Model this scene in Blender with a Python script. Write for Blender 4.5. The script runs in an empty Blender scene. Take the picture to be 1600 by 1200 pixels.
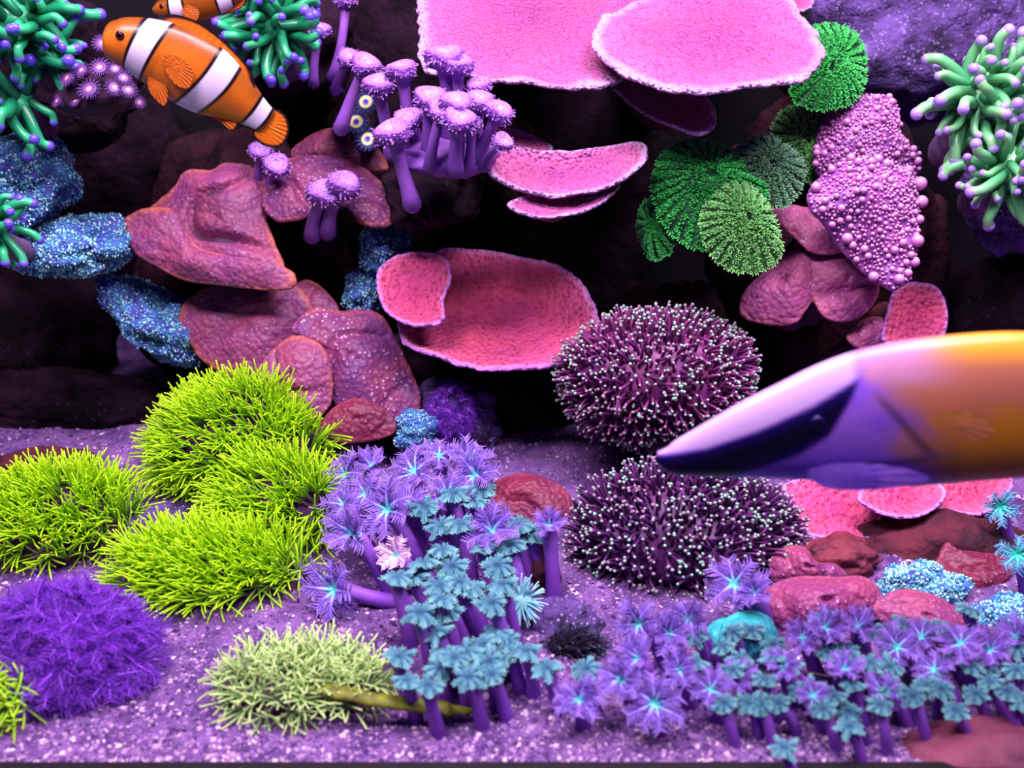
import bpy, math, random
import numpy as np
from mathutils import Matrix, Vector

# ------------------------------------------------------------------ camera, world, lights
S = 0.01                                   # everything below is thought in centimetres
PITCH = math.radians(25)
CAM = np.array([0.0, -48.0, 34.0])
F = 1716.0                                 # focal length in pixels of the 1600 x 1200 frame
FW = np.array([0, math.cos(PITCH), -math.sin(PITCH)])
UP = np.array([0, math.sin(PITCH), math.cos(PITCH)])
RT = np.array([1.0, 0, 0])
scene = bpy.context.scene
COL = scene.collection
cam = bpy.data.cameras.new('camera')
cam.sensor_width = 36; cam.lens = F / 1600 * 36
cam.clip_start = 0.01; cam.clip_end = 20
cam.dof.use_dof = True; cam.dof.focus_distance = 0.62; cam.dof.aperture_fstop = 7.0
camo = bpy.data.objects.new('camera', cam); COL.objects.link(camo)
camo.location = CAM * S; camo.rotation_euler = (math.pi / 2 - PITCH, 0, 0)
scene.camera = camo

world = bpy.data.worlds.new('world'); scene.world = world; world.use_nodes = True
bg = world.node_tree.nodes['Background']
bg.inputs[0].default_value = (0.36, 0.17, 1.0, 1); bg.inputs[1].default_value = 0.13

def area_light(name, loc, aim, size, size_y, power, color):
    l = bpy.data.lights.new(name, 'AREA'); l.shape = 'RECTANGLE'; l.size = size * S; l.size_y = size_y * S
    l.energy = power; l.color = color
    o = bpy.data.objects.new(name, l); COL.objects.link(o)
    o.location = np.array(loc) * S
    d = Vector(aim) - Vector(loc); o.rotation_euler = d.to_track_quat('-Z', 'Y').to_euler()
    return o
# the aquarium's LED lamps, hung above the open top of the tank
for lx, ly, lp in ((-32, -30, 9.0), (34, -32, 7.0), (-4, -6, 8.0), (30, -2, 6.5)):
    area_light('led_lamp', (lx, ly, 92), (lx * 0.65, 10, 8), 36, 14, lp, (1.0, 0.80, 1.0))

scene.view_settings.view_transform = 'Standard'
scene.view_settings.look = 'None'
scene.view_settings.gamma = 1
scene.view_settings.use_curve_mapping = False
scene.view_settings.exposure = -0.15

# ------------------------------------------------------------------ geometry of the view
def P(px, py, d): return CAM + d * (FW + (px - 800) / F * RT - (py - 600) / F * UP)
def ray(px, py): return FW + (px - 800) / F * RT - (py - 600) / F * UP
def on_plane(px, py, p0, n):
    r = ray(px, py); return CAM + r * (np.dot(np.asarray(p0) - CAM, n) / np.dot(r, n))
def ground(px, py, z=0.0): return on_plane(px, py, (0, 0, z), (0, 0, 1.0))
def gdepth(py, z=0.0): return (CAM[2] - z) / (math.sin(PITCH) + (py - 600) / F * math.cos(PITCH))
def unit(v): v = np.asarray(v, float); return v / (np.linalg.norm(v, axis=-1, keepdims=True) + 1e-12)

def vnoise(p, seed=0):
    p = np.asarray(p, float) + seed * 17.31
    i = np.floor(p).astype(np.int64); f = p - i; f = f * f * (3 - 2 * f)
    def h(x, y, z):
        n = (x * 374761393 + y * 668265263 + z * 2147483647 + seed * 974711) & 0x7fffffff
        n = ((n ^ (n >> 13)) * 1274126177) & 0x7fffffff
        return ((n ^ (n >> 16)) & 0xffff) / 32767.5 - 1
    x, y, z = i[..., 0], i[..., 1], i[..., 2]; u, v, w = f[..., 0], f[..., 1], f[..., 2]
    def L(a, b, t): return a + (b - a) * t
    return L(L(L(h(x, y, z), h(x+1, y, z), u), L(h(x, y+1, z), h(x+1, y+1, z), u), v),
             L(L(h(x, y, z+1), h(x+1, y, z+1), u), L(h(x, y+1, z+1), h(x+1, y+1, z+1), u), v), w)
def fbm(p, oct=4, seed=0):
    s = 0; a = 1.0; p = np.asarray(p, float)
    for k in range(oct): s = s + a * vnoise(p * 2 ** k, seed + k); a *= 0.5
    return s

# ------------------------------------------------------------------ materials
def c(r, g, b):
    def f(v): v /= 255.0; return v / 12.92 if v <= 0.04045 else ((v + 0.055) / 1.055) ** 2.4
    return (f(r), f(g), f(b), 1)
MATS = {}
def mat(name, ramp=None, a=None, b=None, ns=1.0, rough=0.5, spots=None, bump=None, bump2=None, attr='t', vcol=False, spec=0.35, mixn=0.5, coat=0, sss=0):
    """ramp: colours along the mesh attribute t; a,b: two tones mixed by noise (ns per cm);
    spots: (colour, cells per cm, size 0..1); bump: (per cm, depth cm, kind)"""
    if name in MATS: return MATS[name]
    m = bpy.data.materials.new(name); m.use_nodes = True; MATS[name] = m
    nt = m.node_tree; N = nt.nodes; K = nt.links; bs = N['Principled BSDF']
    bs.inputs['Roughness'].default_value = rough; bs.inputs['Specular IOR Level'].default_value = spec
    if coat: bs.inputs['Coat Weight'].default_value = coat; bs.inputs['Coat Roughness'].default_value = 0.25
    if sss:
        bs.inputs['Subsurface Weight'].default_value = sss; bs.inputs['Subsurface Scale'].default_value = 0.002
    tc = N.new('ShaderNodeTexCoord'); co = tc.outputs['Object']
    def noise(scale, detail=4):
        n = N.new('ShaderNodeTexNoise'); n.inputs['Scale'].default_value = scale * 100; n.inputs['Detail'].default_value = detail
        K.new(co, n.inputs['Vector']); return n.outputs['Fac']
    def mix(f, x, y):
        n = N.new('ShaderNodeMix'); n.data_type = 'RGBA'
        if isinstance(f, float): n.inputs[0].default_value = f
        else: K.new(f, n.inputs[0])
        for k, v in ((6, x), (7, y)):
            if isinstance(v, tuple): n.inputs[k].default_value = v
            else: K.new(v, n.inputs[k])
        return n.outputs[2]
    def ramp_node(f, stops):
        r = N.new('ShaderNodeValToRGB'); K.new(f, r.inputs[0])
        e = r.color_ramp.elements
        while len(e) < len(stops): e.new(0.5)
        for k, (p, cc) in enumerate(stops): e[k].position = p; e[k].color = cc
        return r.outputs['Color']
    col = None
    if vcol:
        at = N.new('ShaderNodeAttribute'); at.attribute_name = 'tone'; col = at.outputs['Color']
    if ramp:
        at = N.new('ShaderNodeAttribute'); at.attribute_name = attr; col = ramp_node(at.outputs['Fac'], ramp)
    if a:
        f = ramp_node(noise(ns), [(0.36, (0, 0, 0, 1)), (0.64, (1, 1, 1, 1))])
        if col is None: col = mix(f, a, b or a)
        else:
            mm = N.new('ShaderNodeMath'); mm.operation = 'MULTIPLY'; mm.inputs[1].default_value = mixn; K.new(f, mm.inputs[0])
            col = mix(mm.outputs[0], col, a)
    if spots:
        v = N.new('ShaderNodeTexVoronoi'); v.inputs['Scale'].default_value = spots[1] * 100; K.new(co, v.inputs['Vector'])
        f = ramp_node(v.outputs['Distance'], [(max(spots[2] - 0.1, 0), (1, 1, 1, 1)), (spots[2] + 0.04, (0, 0, 0, 1))])
        if len(spots) > 3:
            g = ramp_node(noise(spots[3], 3), [(0.42, (0, 0, 0, 1)), (0.6, (1, 1, 1, 1))])
            mm = N.new('ShaderNodeMath'); mm.operation = 'MULTIPLY'; K.new(f, mm.inputs[0]); K.new(g, mm.inputs[1]); f = mm.outputs[0]
        col = mix(f, col, spots[0])
    K.new(col, bs.inputs['Base Color'])
    last = None
    for bb in (bump, bump2):
        if not bb: continue
        bn = N.new('ShaderNodeBump'); bn.inputs['Strength'].default_value = 1.0; bn.inputs['Distance'].default_value = bb[1] * S
        if bb[2] == 'noise': K.new(noise(bb[0], 5), bn.inputs['Height'])
        else:
            v = N.new('ShaderNodeTexVoronoi'); v.inputs['Scale'].default_value = bb[0] * 100; K.new(co, v.inputs['Vector'])
            if bb[2] == 'pits': K.new(v.outputs['Distance'], bn.inputs['Height'])
            else:
                mm = N.new('ShaderNodeMath'); mm.operation = 'SUBTRACT'; mm.inputs[0].default_value = 1; K.new(v.outputs['Distance'], mm.inputs[1])
                K.new(mm.outputs[0], bn.inputs['Height'])
        if last: K.new(last, bn.inputs['Normal'])
        last = bn.outputs['Normal']
    if last: K.new(last, bs.inputs['Normal'])
    return m

# ------------------------------------------------------------------ mesh building
class MB:
    def __init__(s): s.v = []; s.f = []; s.t = []; s.mi = []; s.n = 0; s.col = []
    def add(s, v, f, t=0.0, mi=0, col=None):
        v = np.asarray(v, float).reshape(-1, 3); k = len(v)
        f = np.asarray(f, int)
        s.v.append(v); s.t.append(np.broadcast_to(np.asarray(t, float), (k,)))
        s.f.append(f + s.n); s.mi.append(np.full(len(f), mi)); s.n += k
        if col is not None: s.col.append(col)
    def mesh(s, name, mats, origin=(0, 0, 0), smooth=True):
        V = (np.concatenate(s.v) - np.asarray(origin)) * S
        lt = np.concatenate([np.full(len(f), f.shape[1]) for f in s.f])
        lv = np.concatenate([f.ravel() for f in s.f])
        me = bpy.data.meshes.new(name)
        me.vertices.add(len(V)); me.vertices.foreach_set('co', V.ravel())
        me.loops.add(len(lv)); me.loops.foreach_set('vertex_index', lv)
        me.polygons.add(len(lt)); me.polygons.foreach_set('loop_start', np.concatenate([[0], np.cumsum(lt)[:-1]]))
        me.polygons.foreach_set('loop_total', lt)
        me.polygons.foreach_set('material_index', np.concatenate(s.mi))
        me.polygons.foreach_set('use_smooth', np.full(len(lt), smooth))
        for m in (mats if isinstance(mats, (list, tuple)) else [mats]): me.materials.append(m)
        at = me.attributes.new('t', 'FLOAT', 'POINT'); at.data.foreach_set('value', np.concatenate(s.t))
        if s.col:
            ca = me.attributes.new('tone', 'FLOAT_COLOR', 'POINT'); ca.data.foreach_set('color', np.concatenate(s.col).ravel())
        me.update(); me.validate()
        return me

def link(name, me, parent=None, loc=(0, 0, 0), rot=None):
    o = bpy.data.objects.new(name, me); COL.objects.link(o)
    if rot is not None:
        o.matrix_local = Matrix.Translation(Vector(np.asarray(loc) * S)) @ rot
    else: o.location = np.asarray(loc) * S
    if parent: o.parent = parent
    return o
def tag(o, label, cat, group=None):
    o['label'] = label; o['category'] = cat
    if group: o['group'] = group
    return o
def thing(name, loc, label, cat, group=None):
    o = link(name, None, None, loc); o.empty_display_size = 0.01
    o['base'] = [float(x) for x in loc]
    return tag(o, label, cat, group)
def base(o): return np.array(o['base'])
def part(name, mb, mats, th, stuff=False, label=None, parent=None, smooth=True):
    o = link(name, mb.mesh(name, mats, base(th), smooth), parent or th)
    if stuff: o['kind'] = 'stuff'
    if label: o['label'] = label
    return o
def lone(name, mb, mats, loc, label, cat, group=None, smooth=True):
    return tag(link(name, mb.mesh(name, mats, loc, smooth), None, loc), label, cat, group)

def frame_z(z, spin=0.0, scale=1.0):
    z = Vector(unit(z)); q = z.to_track_quat('Z', 'Y')
    return q.to_matrix().to_4x4() @ Matrix.Rotation(spin, 4, 'Z') @ Matrix.Scale(scale, 4)

def ring_faces(nr, ns, wrap=True):
    i = np.arange(nr - 1)[:, None]; j = np.arange(ns if wrap else ns - 1)[None, :]; k = (j + 1) % ns
    return np.stack([i * ns + j + 0 * k, i * ns + k, (i + 1) * ns + k, (i + 1) * ns + j + 0 * k], -1).reshape(-1, 4)

def tube(mb, pts, rad, seg=6, mi=0, round_tip=True, t0=0.0, t1=1.0, flat=1.0, cap0=False):
    pts = np.asarray(pts, float); rad = np.broadcast_to(np.asarray(rad, float), (len(pts),)).copy()
    n = len(pts); t = np.linspace(t0, t1, n)
    if round_tip:
        d = unit(pts[-1] - pts[-2]); r = rad[-1]
        pts = np.vstack([pts, pts[-1] + d * r * 0.6, pts[-1] + d * r * 0.9, pts[-1] + d * r]); rad = np.append(rad, [r * 0.8, r * 0.44, r * 0.02]); t = np.append(t, [t1] * 3)
    if cap0:
        d = unit(pts[0] - pts[1]); r = rad[0]
        pts = np.vstack([pts[0] + d * r, pts[0] + d * r * 0.85, pts[0] + d * r * 0.5, pts]); rad = np.concatenate([[r * 0.02, r * 0.5, r * 0.85], rad]); t = np.concatenate([[t0] * 3, t])
    d = unit(np.gradient(pts, axis=0))
    ref = np.array([0.3, 0.9, 0.2]) if abs(d[0] @ unit([0.3, 0.9, 0.2])) < 0.9 else np.array([1.0, 0, 0])
    x = np.empty_like(pts); cur = ref
    for k in range(len(pts)):
        cur = cur - d[k] * (cur @ d[k]); cur = cur / np.linalg.norm(cur); x[k] = cur
    y = np.cross(d, x)
    a = np.linspace(0, 2 * math.pi, seg, endpoint=False)
    v = pts[:, None] + rad[:, None, None] * (x[:, None] * np.cos(a)[None, :, None] + flat * y[:, None] * np.sin(a)[None, :, None])
    mb.add(v.reshape(-1, 3), ring_faces(len(pts), seg), np.repeat(t, seg), mi)

def bez(a, b, cc, n=6):
    t = np.linspace(0, 1, n)[:, None]; a, b, cc = map(np.asarray, (a, b, cc))
    return (1 - t) ** 2 * a + 2 * t * (1 - t) * b + t * t * cc

_ico = {}
def ico(sub):
    if sub not in _ico:
        import bmesh
        bm = bmesh.new(); bmesh.ops.create_icosphere(bm, subdivisions=sub, radius=1)
        bm.verts.ensure_lookup_table()
        _ico[sub] = (np.array([v.co[:] for v in bm.verts]), np.array([[v.index for v in f.verts] for f in bm.faces])); bm.free()
    return _ico[sub]
def blob(mb, ctr, r, amp=0.12, freq=2.0, sub=5, seed=0, mi=0, oct=4, rotz=0, tilt=0):
    v, f = ico(sub)
    k = 1 + amp * fbm(v * freq, oct, seed)
    w = v * k[:, None] * np.asarray(r)
    if rotz or tilt:
        R = np.array((Matrix.Rotation(tilt, 3, 'Y') @ Matrix.Rotation(rotz, 3, 'Z'))); w = w @ R.T
    w = w + np.asarray(ctr); mb.add(w, f, 0.5 + 0.5 * v[:, 2], mi)
    return w, f
def blob_samples(w, f, n, rng, cond=None):
    """n points on a blob with normals, spread evenly by area"""
    a, b, cc = w[f[:, 0]], w[f[:, 1]], w[f[:, 2]]
    cr = np.cross(b - a, cc - a); ar = np.linalg.norm(cr, axis=1); nn = cr / (ar[:, None] + 1e-12); ctr = (a + b + cc) / 3
    ok = np.ones(len(f), bool) if cond is None else cond(ctr, nn)
    idx = np.where(ok)[0]; pr = ar[idx] / ar[idx].sum()
    # candidate picking by mutual distance (Poisson-like)
    cand = rng.choice(idx, size=min(n * 7, 9000), p=pr); r = math.sqrt(ar[idx].sum() / 2 / n) * 0.75
    keep = []
    pts = np.empty((0, 3))
    for k in cand:
        p = ctr[k]
        if len(pts) and np.min(((pts - p) ** 2).sum(1)) < r * r: continue
        pts = np.vstack([pts, p]); keep.append(k)
        if len(keep) >= n: break
    return ctr[keep], nn[keep]

def smooth_closed(pts, m):
    pts = np.asarray(pts, float); n = len(pts)
    out = []
    seglen = np.linalg.norm(np.roll(pts, -1, 0) - pts, axis=1); cum = np.concatenate([[0], np.cumsum(seglen)])
    for s in np.linspace(0, cum[-1], m, endpoint=False):
        k = min(np.searchsorted(cum, s, 'right') - 1, n - 1); t = (s - cum[k]) / seglen[k]
        p0, p1, p2, p3 = pts[k - 1], pts[k], pts[(k + 1) % n], pts[(k + 2) % n]
        out.append(0.5 * (2 * p1 + (p2 - p0) * t + (2 * p0 - 5 * p1 + 4 * p2 - p3) * t * t + (3 * p1 - p0 - 3 * p2 + p3) * t ** 3))
    return np.array(out)

def disc(mb, outline, ctr, d, n, h=None, rings=40, seg=160, thick=0.3, edge=0.0, seed=0, p0=None):
    """A living disc or plate: its edge is the outline laid on a plane at depth d with normal n; h(r, angle, pos) lifts it."""
    n = unit(n); p0 = P(ctr[0], ctr[1], d) if p0 is None else p0
    O = smooth_closed([on_plane(x, y, p0, n) for x, y in outline], seg); C = np.asarray(on_plane(ctr[0], ctr[1], p0, n))
    ang = np.arange(seg) / seg * 2 * math.pi
    if edge: O = C + (O - C) * (1 + edge * fbm(O * 2.2, 3, seed))[:, None]
    r = (np.linspace(0, 1, rings + 1)) ** 0.9; r[0] = 0.004
    R, A = np.meshgrid(r, ang, indexing='ij')
    Pw = C + (O[None] - C) * R[..., None]
    H = h(R, A, Pw) if h else np.zeros_like(R)
    T = Pw + n * H[..., None]
    # orientation sign so that faces point along n
    sgn = np.dot(np.cross(O[0] - C, O[seg // 8] - C), n)
    out = unit(O - C)
    rim1 = T[-1] + out * thick * 0.38 - n * thick * 0.32; rim2 = T[-1] + out * thick * 0.3 - n * thick * 0.75; rim3 = T[-1] - n * thick * 1.0
    V = np.concatenate([T, rim1[None], rim2[None], rim3[None]]); tt = np.concatenate([R, np.full((3, seg), 1.0)])
    f = ring_faces(len(V), seg)
    if sgn < 0: f = f[:, ::-1]
    f = f[:, ::-1] if False else f
    mb.add(V.reshape(-1, 3), f, tt.reshape(-1), 0)
    rb = np.array([1.0, 0.8, 0.55, 0.3, 0.02]); idx = [int(np.argmin(abs(r - q))) for q in rb]
    Bv = T[idx] - n * thick * (1 + 0.8 * (1 - rb))[:, None, None]; f2 = ring_faces(len(idx), seg)
    if sgn < 0: f2 = f2[:, ::-1]
    mb.add(Bv.reshape(-1, 3), f2, 0.5, 1)
    du = np.gradient(T, axis=0); dv = np.roll(T, -1, 1) - np.roll(T, 1, 1)
    nn = unit(np.cross(du, dv)); nn = nn * np.sign((nn @ n))[..., None]
    return T, nn, R, A, C, n

rng = np.random.default_rng(7); random.seed(7)
UPW = np.array([0, 0, 1.0])
# ------------------------------------------------------------------ setting
def box(mb, lo, hi, mi=0):
    x0, y0, z0 = lo; x1, y1, z1 = hi
    v = [(x, y, z) for x in (x0, x1) for y in (y0, y1) for z in (z0, z1)]
    mb.add(v, [(0, 1, 3, 2), (4, 6, 7, 5), (0, 4, 5, 1), (2, 3, 7, 6), (0, 2, 6, 4), (1, 5, 7, 3)], 0.5, mi)
def structure(name, mb, mats, smooth=False, label=None):
    o = link(name, mb.mesh(name, mats, (0, 0, 0), smooth)); o['kind'] = 'structure'
    if label: o['label'] = label
    return o
GY = -13.2                                  # inner face of the front glass
WALLM = mat('tank_wall', a=c(10, 6, 18), b=c(5, 3, 9), ns=0.15, rough=0.6)
mb = MB(); box(mb, (-62, 46, -3), (62, 47, 46)); structure('wall_back', mb, WALLM, label='dark back wall of the aquarium')
mb = MB(); box(mb, (-63, GY, -3), (-62, 47, 46)); structure('wall_left', mb, WALLM, label='dark left end wall of the aquarium')
mb = MB(); box(mb, (62, GY, -3), (63, 47, 46)); structure('wall_right', mb, WALLM, label='dark right end wall of the aquarium')

def sand_h(x, y):
    p = np.stack([x, y, 0 * x], -1)
    return 0.35 * fbm(p * 0.12, 3, 5) + 0.10 * fbm(p * 1.1, 3, 9) + 0.25 * np.exp(-((y - GY) / 3.0) ** 2) - 0.25
SAND = mat('sand', a=c(132, 92, 158), b=c(82, 50, 112), ns=0.5, rough=0.9, spots=(c(156, 116, 170), 4.5, 0.3, 0.9), bump=(6, 0.12, 'bumps'))
xs = np.linspace(-61.9, 61.9, 260); ys = np.linspace(GY + 0.02, 46, 150)
X, Y = np.meshgrid(xs, ys); Z = sand_h(X, Y)
mb = MB(); mb.add(np.stack([X, Y, Z], -1).reshape(-1, 3), ring_faces(150, 260, False)); structure('floor', mb, SAND, True, label='violet-lit sand bed of the aquarium')
# loose gravel: uncountable grains
def grains(name, n, region, label, smin=0.07, smax=0.17):
    gx, gy = region(n); n = len(gx); gz = sand_h(gx, gy)
    ov = np.array([(1, 0, 0), (-1, 0, 0), (0, 1, 0), (0, -1, 0), (0, 0, 0.8), (0, 0, -0.8)]); of = np.array([(0, 2, 4), (2, 1, 4), (1, 3, 4), (3, 0, 4), (2, 0, 5), (1, 2, 5), (3, 1, 5), (0, 3, 5)])
    sz = smin + (smax - smin) * rng.random(n) ** 2
    ax = rng.random(n) * 6.28
    sc = sz[:, None] * (0.7 + 0.6 * rng.random((n, 3)))
    V = ov[None] * sc[:, None] + rng.normal(0, 0.18, (n, 6, 3)) * sz[:, None, None]
    ca, sa = np.cos(ax)[:, None], np.sin(ax)[:, None]
    V = np.stack([V[..., 0] * ca - V[..., 1] * sa, V[..., 0] * sa + V[..., 1] * ca, V[..., 2]], -1)
    V += np.stack([gx, gy, gz + sz * 0.25], -1)[:, None]
    mb = MB(); mb.add(V.reshape(-1, 3), (of[None] + 6 * np.arange(n)[:, None, None]).reshape(-1, 3), np.repeat(rng.random(n), 6))
    o = link(name, mb.mesh(name, mat('gravel', ramp=[(0, c(64, 38, 96)), (0.35, c(116, 78, 146)), (0.7, c(150, 110, 168)), (0.93, c(194, 156, 192)), (1.0, c(246, 222, 236))], rough=0.7), (0, 0, 0), False))
    o['kind'] = 'stuff'; tag(o, label, 'gravel'); return o
def all_sand(n):
    y = GY + 0.15 + 40 * rng.random(n) ** 1.7; hw = 4 + (y + 48) * 0.5
    return (rng.random(n) * 2 - 1) * hw, y
grains('gravel', 26000, all_sand, 'loose pale violet gravel scattered over the sand bed')

# ------------------------------------------------------------------ live rock
ROCKC = dict(
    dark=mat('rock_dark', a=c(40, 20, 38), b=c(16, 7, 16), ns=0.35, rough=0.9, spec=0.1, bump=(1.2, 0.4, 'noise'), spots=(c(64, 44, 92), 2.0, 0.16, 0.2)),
    brown=mat('rock_brown', a=c(58, 26, 38), b=c(26, 11, 22), ns=0.4, spec=0.15, rough=0.85, bump=(1.4, 0.35, 'noise')),
    violet=mat('rock_violet', a=c(104, 74, 150), b=c(38, 22, 62), ns=0.6, rough=0.85, bump=(1.6, 0.5, 'noise'), bump2=(5, 0.15, 'noise'), spots=(c(150, 128, 190), 3.5, 0.3, 0.9)),
    plum=mat('rock_plum', a=c(128, 60, 84), b=c(92, 40, 66), ns=0.5, rough=0.7, bump=(0.8, 0.2, 'noise')),
    red=mat('rock_red', a=c(96, 30, 50), b=c(44, 15, 34), ns=0.5, rough=0.85, bump=(1.4, 0.35, 'noise')))
def rock(px, py, d, r, kind, label, seed, amp=0.22, freq=1.6, sub=5):
    ctr = P(px, py, d); mb = MB(); w, f = blob(mb, ctr, r, amp, freq, sub, seed, oct=6)
    loc = (ctr[0], ctr[1], max(w[:, 2].min(), 0))
    return lone('live_rock', mb, ROCKC[kind], loc, label, 'rock')
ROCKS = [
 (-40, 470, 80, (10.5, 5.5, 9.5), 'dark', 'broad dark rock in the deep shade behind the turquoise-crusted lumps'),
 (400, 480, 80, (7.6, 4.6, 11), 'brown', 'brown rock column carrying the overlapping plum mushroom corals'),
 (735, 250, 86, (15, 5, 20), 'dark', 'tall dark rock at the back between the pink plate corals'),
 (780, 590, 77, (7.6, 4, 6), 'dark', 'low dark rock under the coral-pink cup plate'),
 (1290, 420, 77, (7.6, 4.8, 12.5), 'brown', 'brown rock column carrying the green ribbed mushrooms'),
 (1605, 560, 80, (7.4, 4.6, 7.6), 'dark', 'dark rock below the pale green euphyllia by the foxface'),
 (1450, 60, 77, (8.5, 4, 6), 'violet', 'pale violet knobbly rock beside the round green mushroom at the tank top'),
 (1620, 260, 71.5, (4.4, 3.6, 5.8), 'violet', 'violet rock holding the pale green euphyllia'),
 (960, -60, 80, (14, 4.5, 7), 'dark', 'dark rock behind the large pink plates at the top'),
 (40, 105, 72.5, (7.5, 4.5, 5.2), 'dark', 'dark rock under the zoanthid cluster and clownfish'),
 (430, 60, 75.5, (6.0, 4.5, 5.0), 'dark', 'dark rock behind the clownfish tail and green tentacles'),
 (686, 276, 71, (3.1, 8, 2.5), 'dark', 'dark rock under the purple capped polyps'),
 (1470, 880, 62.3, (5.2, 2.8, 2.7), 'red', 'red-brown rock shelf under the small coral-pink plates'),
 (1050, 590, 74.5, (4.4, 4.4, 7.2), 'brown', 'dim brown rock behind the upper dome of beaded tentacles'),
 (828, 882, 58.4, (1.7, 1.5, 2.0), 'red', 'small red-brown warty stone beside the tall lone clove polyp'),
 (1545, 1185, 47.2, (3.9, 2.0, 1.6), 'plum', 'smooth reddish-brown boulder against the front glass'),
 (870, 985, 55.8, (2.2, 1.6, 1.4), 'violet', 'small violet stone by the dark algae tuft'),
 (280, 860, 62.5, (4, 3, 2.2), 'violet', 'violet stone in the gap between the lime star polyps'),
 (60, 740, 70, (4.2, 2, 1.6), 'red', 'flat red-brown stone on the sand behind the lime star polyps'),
 (74, 630, 75.6, (8, 1.6, 2.7), 'dark', 'low dark rock added on the sand for the cave shade below the turquoise-crusted lumps'),  # added rock, darkens the lit sand where the cave is only in shade
 (140, 280, 91, (9, 3, 10), 'dark', 'distant dark rock added behind the zoanthid cluster to cover the lit wall'),  # added rock, hides a lighter lit gap of the back wall
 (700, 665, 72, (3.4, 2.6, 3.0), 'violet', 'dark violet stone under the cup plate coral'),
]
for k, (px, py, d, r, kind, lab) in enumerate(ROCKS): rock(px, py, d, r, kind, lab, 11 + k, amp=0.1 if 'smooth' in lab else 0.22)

# ------------------------------------------------------------------ pink plate corals
PLATE = mat('plate_pink', ramp=[(0.0, c(146, 60, 122)), (0.55, c(180, 80, 134)), (0.9, c(188, 98, 152)), (0.97, c(208, 160, 204)), (1.0, c(200, 158, 216))], a=c(142, 60, 140), ns=0.35, mixn=0.45, rough=0.6, bump=(4.2, 0.2, 'bumps'), spots=(c(112, 22, 84), 4.2, 0.2))
PLATE2 = mat('plate_coral', ramp=[(0.0, c(186, 54, 104)), (0.6, c(218, 80, 120)), (0.92, c(224, 96, 138)), (0.975, c(246, 160, 214)), (1.0, c(214, 140, 240))], a=c(196, 62, 150), ns=0.35, mixn=0.4, rough=0.6, bump=(3.2, 0.2, 'bumps'), spots=(c(140, 28, 74), 3.2, 0.22))
PUNDER = mat('plate_underside', a=c(110, 44, 60), b=c(70, 28, 50), ns=0.5, rough=0.8)
def plate(th, outline, ctr, d, n, wave=0.25, cup=0.3, seed=0, m=None, thick=0.3, foot=3.0, foot_dir=(0, 0.6, -0.8)):
    def h(R, A, Pw):
        return cup * (R ** 2 - 1) + wave * R ** 1.5 * fbm(Pw * 0.28, 3, seed) + 0.06 * fbm(Pw * 1.6, 2, seed + 3) + 0.012 * np.sin(R * 26)
    mb = MB(); T, nn, *_ = disc(mb, outline, ctr, d, n, h, rings=56, seg=260, thick=thick, edge=0.02, seed=seed)
    C = T[0].mean(0)
    o = part('plate', mb, [m or PLATE, PUNDER], th)
    if foot:
        q = MB(); fd = unit(foot_dir); tube(q, bez(C - unit(n) * (thick + 0.15), C - unit(n) * 2.2 + fd * foot * 0.15, C + fd * foot - unit(n) * 1.8, 9), np.array([0.3, 0.45, 0.6, 0.75, 0.9, 1.0, 1.1, 1.2, 1.3]), 14)
        part('holdfast', q, PUNDER, th)
    return T, nn
NT = (0, -0.42, 0.91)
t = thing('plate_coral', P(960, 20, 68), 'large pink plate coral with broad overlapping shelves at the tank top', 'coral')
plate(t, [(660,-60),(656,20),(660,85),(690,100),(740,121),(800,133),(870,138),(930,134),(968,120),(990,80),(1010,20),(1020,-60),(920,-110),(770,-110)], (835, 0), 66.5, NT, seed=1, cup=0.8, foot=12, foot_dir=(0.1, 0.9, -0.2), wave=0.7)
plate(t, [(928,50),(938,80),(975,108),(1030,128),(1100,138),(1170,138),(1240,123),(1275,102),(1286,78),(1272,45),(1245,15),(1210,-25),(1120,-50),(1040,-15),(985,5),(945,22)], (1110, 50), 62, NT, seed=2, cup=0.35, foot=16, foot_dir=(-0.1, 0.9, -0.1), wave=0.5)
plate(t, [(947,112),(960,137),(1000,167),(1050,195),(1085,205),(1110,200),(1117,178),(1105,155),(1075,135),(1020,115),(970,102)], (1045, 155), 64.5, (-0.3, -0.35, 0.88), seed=3, cup=0.25, foot=17, foot_dir=(0, 0.95, -0.1))
plate(t, [(1222,2),(1240,14),(1260,14),(1270,3),(1262,-10),(1230,-12)], (1246, 2), 68, NT, seed=4, cup=0.1, foot=10, foot_dir=(0, 0.95, -0.1), thick=0.2)
t = thing('plate_coral', P(880, 300, 72), 'pink plate coral with two narrow curved shelves in the dark middle', 'coral')
plate(t, [(758,245),(775,275),(810,293),(860,304),(910,301),(950,287),(985,270),(1010,243),(1000,225),(960,225),(900,238),(840,238),(790,230)], (880, 266), 61.5, (0.05, -0.5, 0.86), seed=5, cup=0.3, wave=0.35, foot=20, foot_dir=(-0.1, 0.9, -0.25))
plate(t, [(795,322),(830,335),(880,336),(930,322),(967,290),(955,276),(920,285),(860,300),(810,312)], (880, 313), 61.2, (0.1, -0.4, 0.9), seed=6, cup=0.2, wave=0.3, foot=20, foot_dir=(-0.1, 0.95, -0.1), thick=0.25)
plate(t, [(770,205),(795,203),(825,210),(862,226),(850,236),(800,228),(780,218)], (815, 218), 65, (0.05, -0.4, 0.9), seed=7, cup=0.1, foot=16, foot_dir=(0, 0.95, -0.1), thick=0.2)
t = thing('plate_coral', P(780, 520, 74), 'coral-pink cup-shaped plate coral with a small second plate beside beaded tentacle dome', 'coral')
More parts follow.
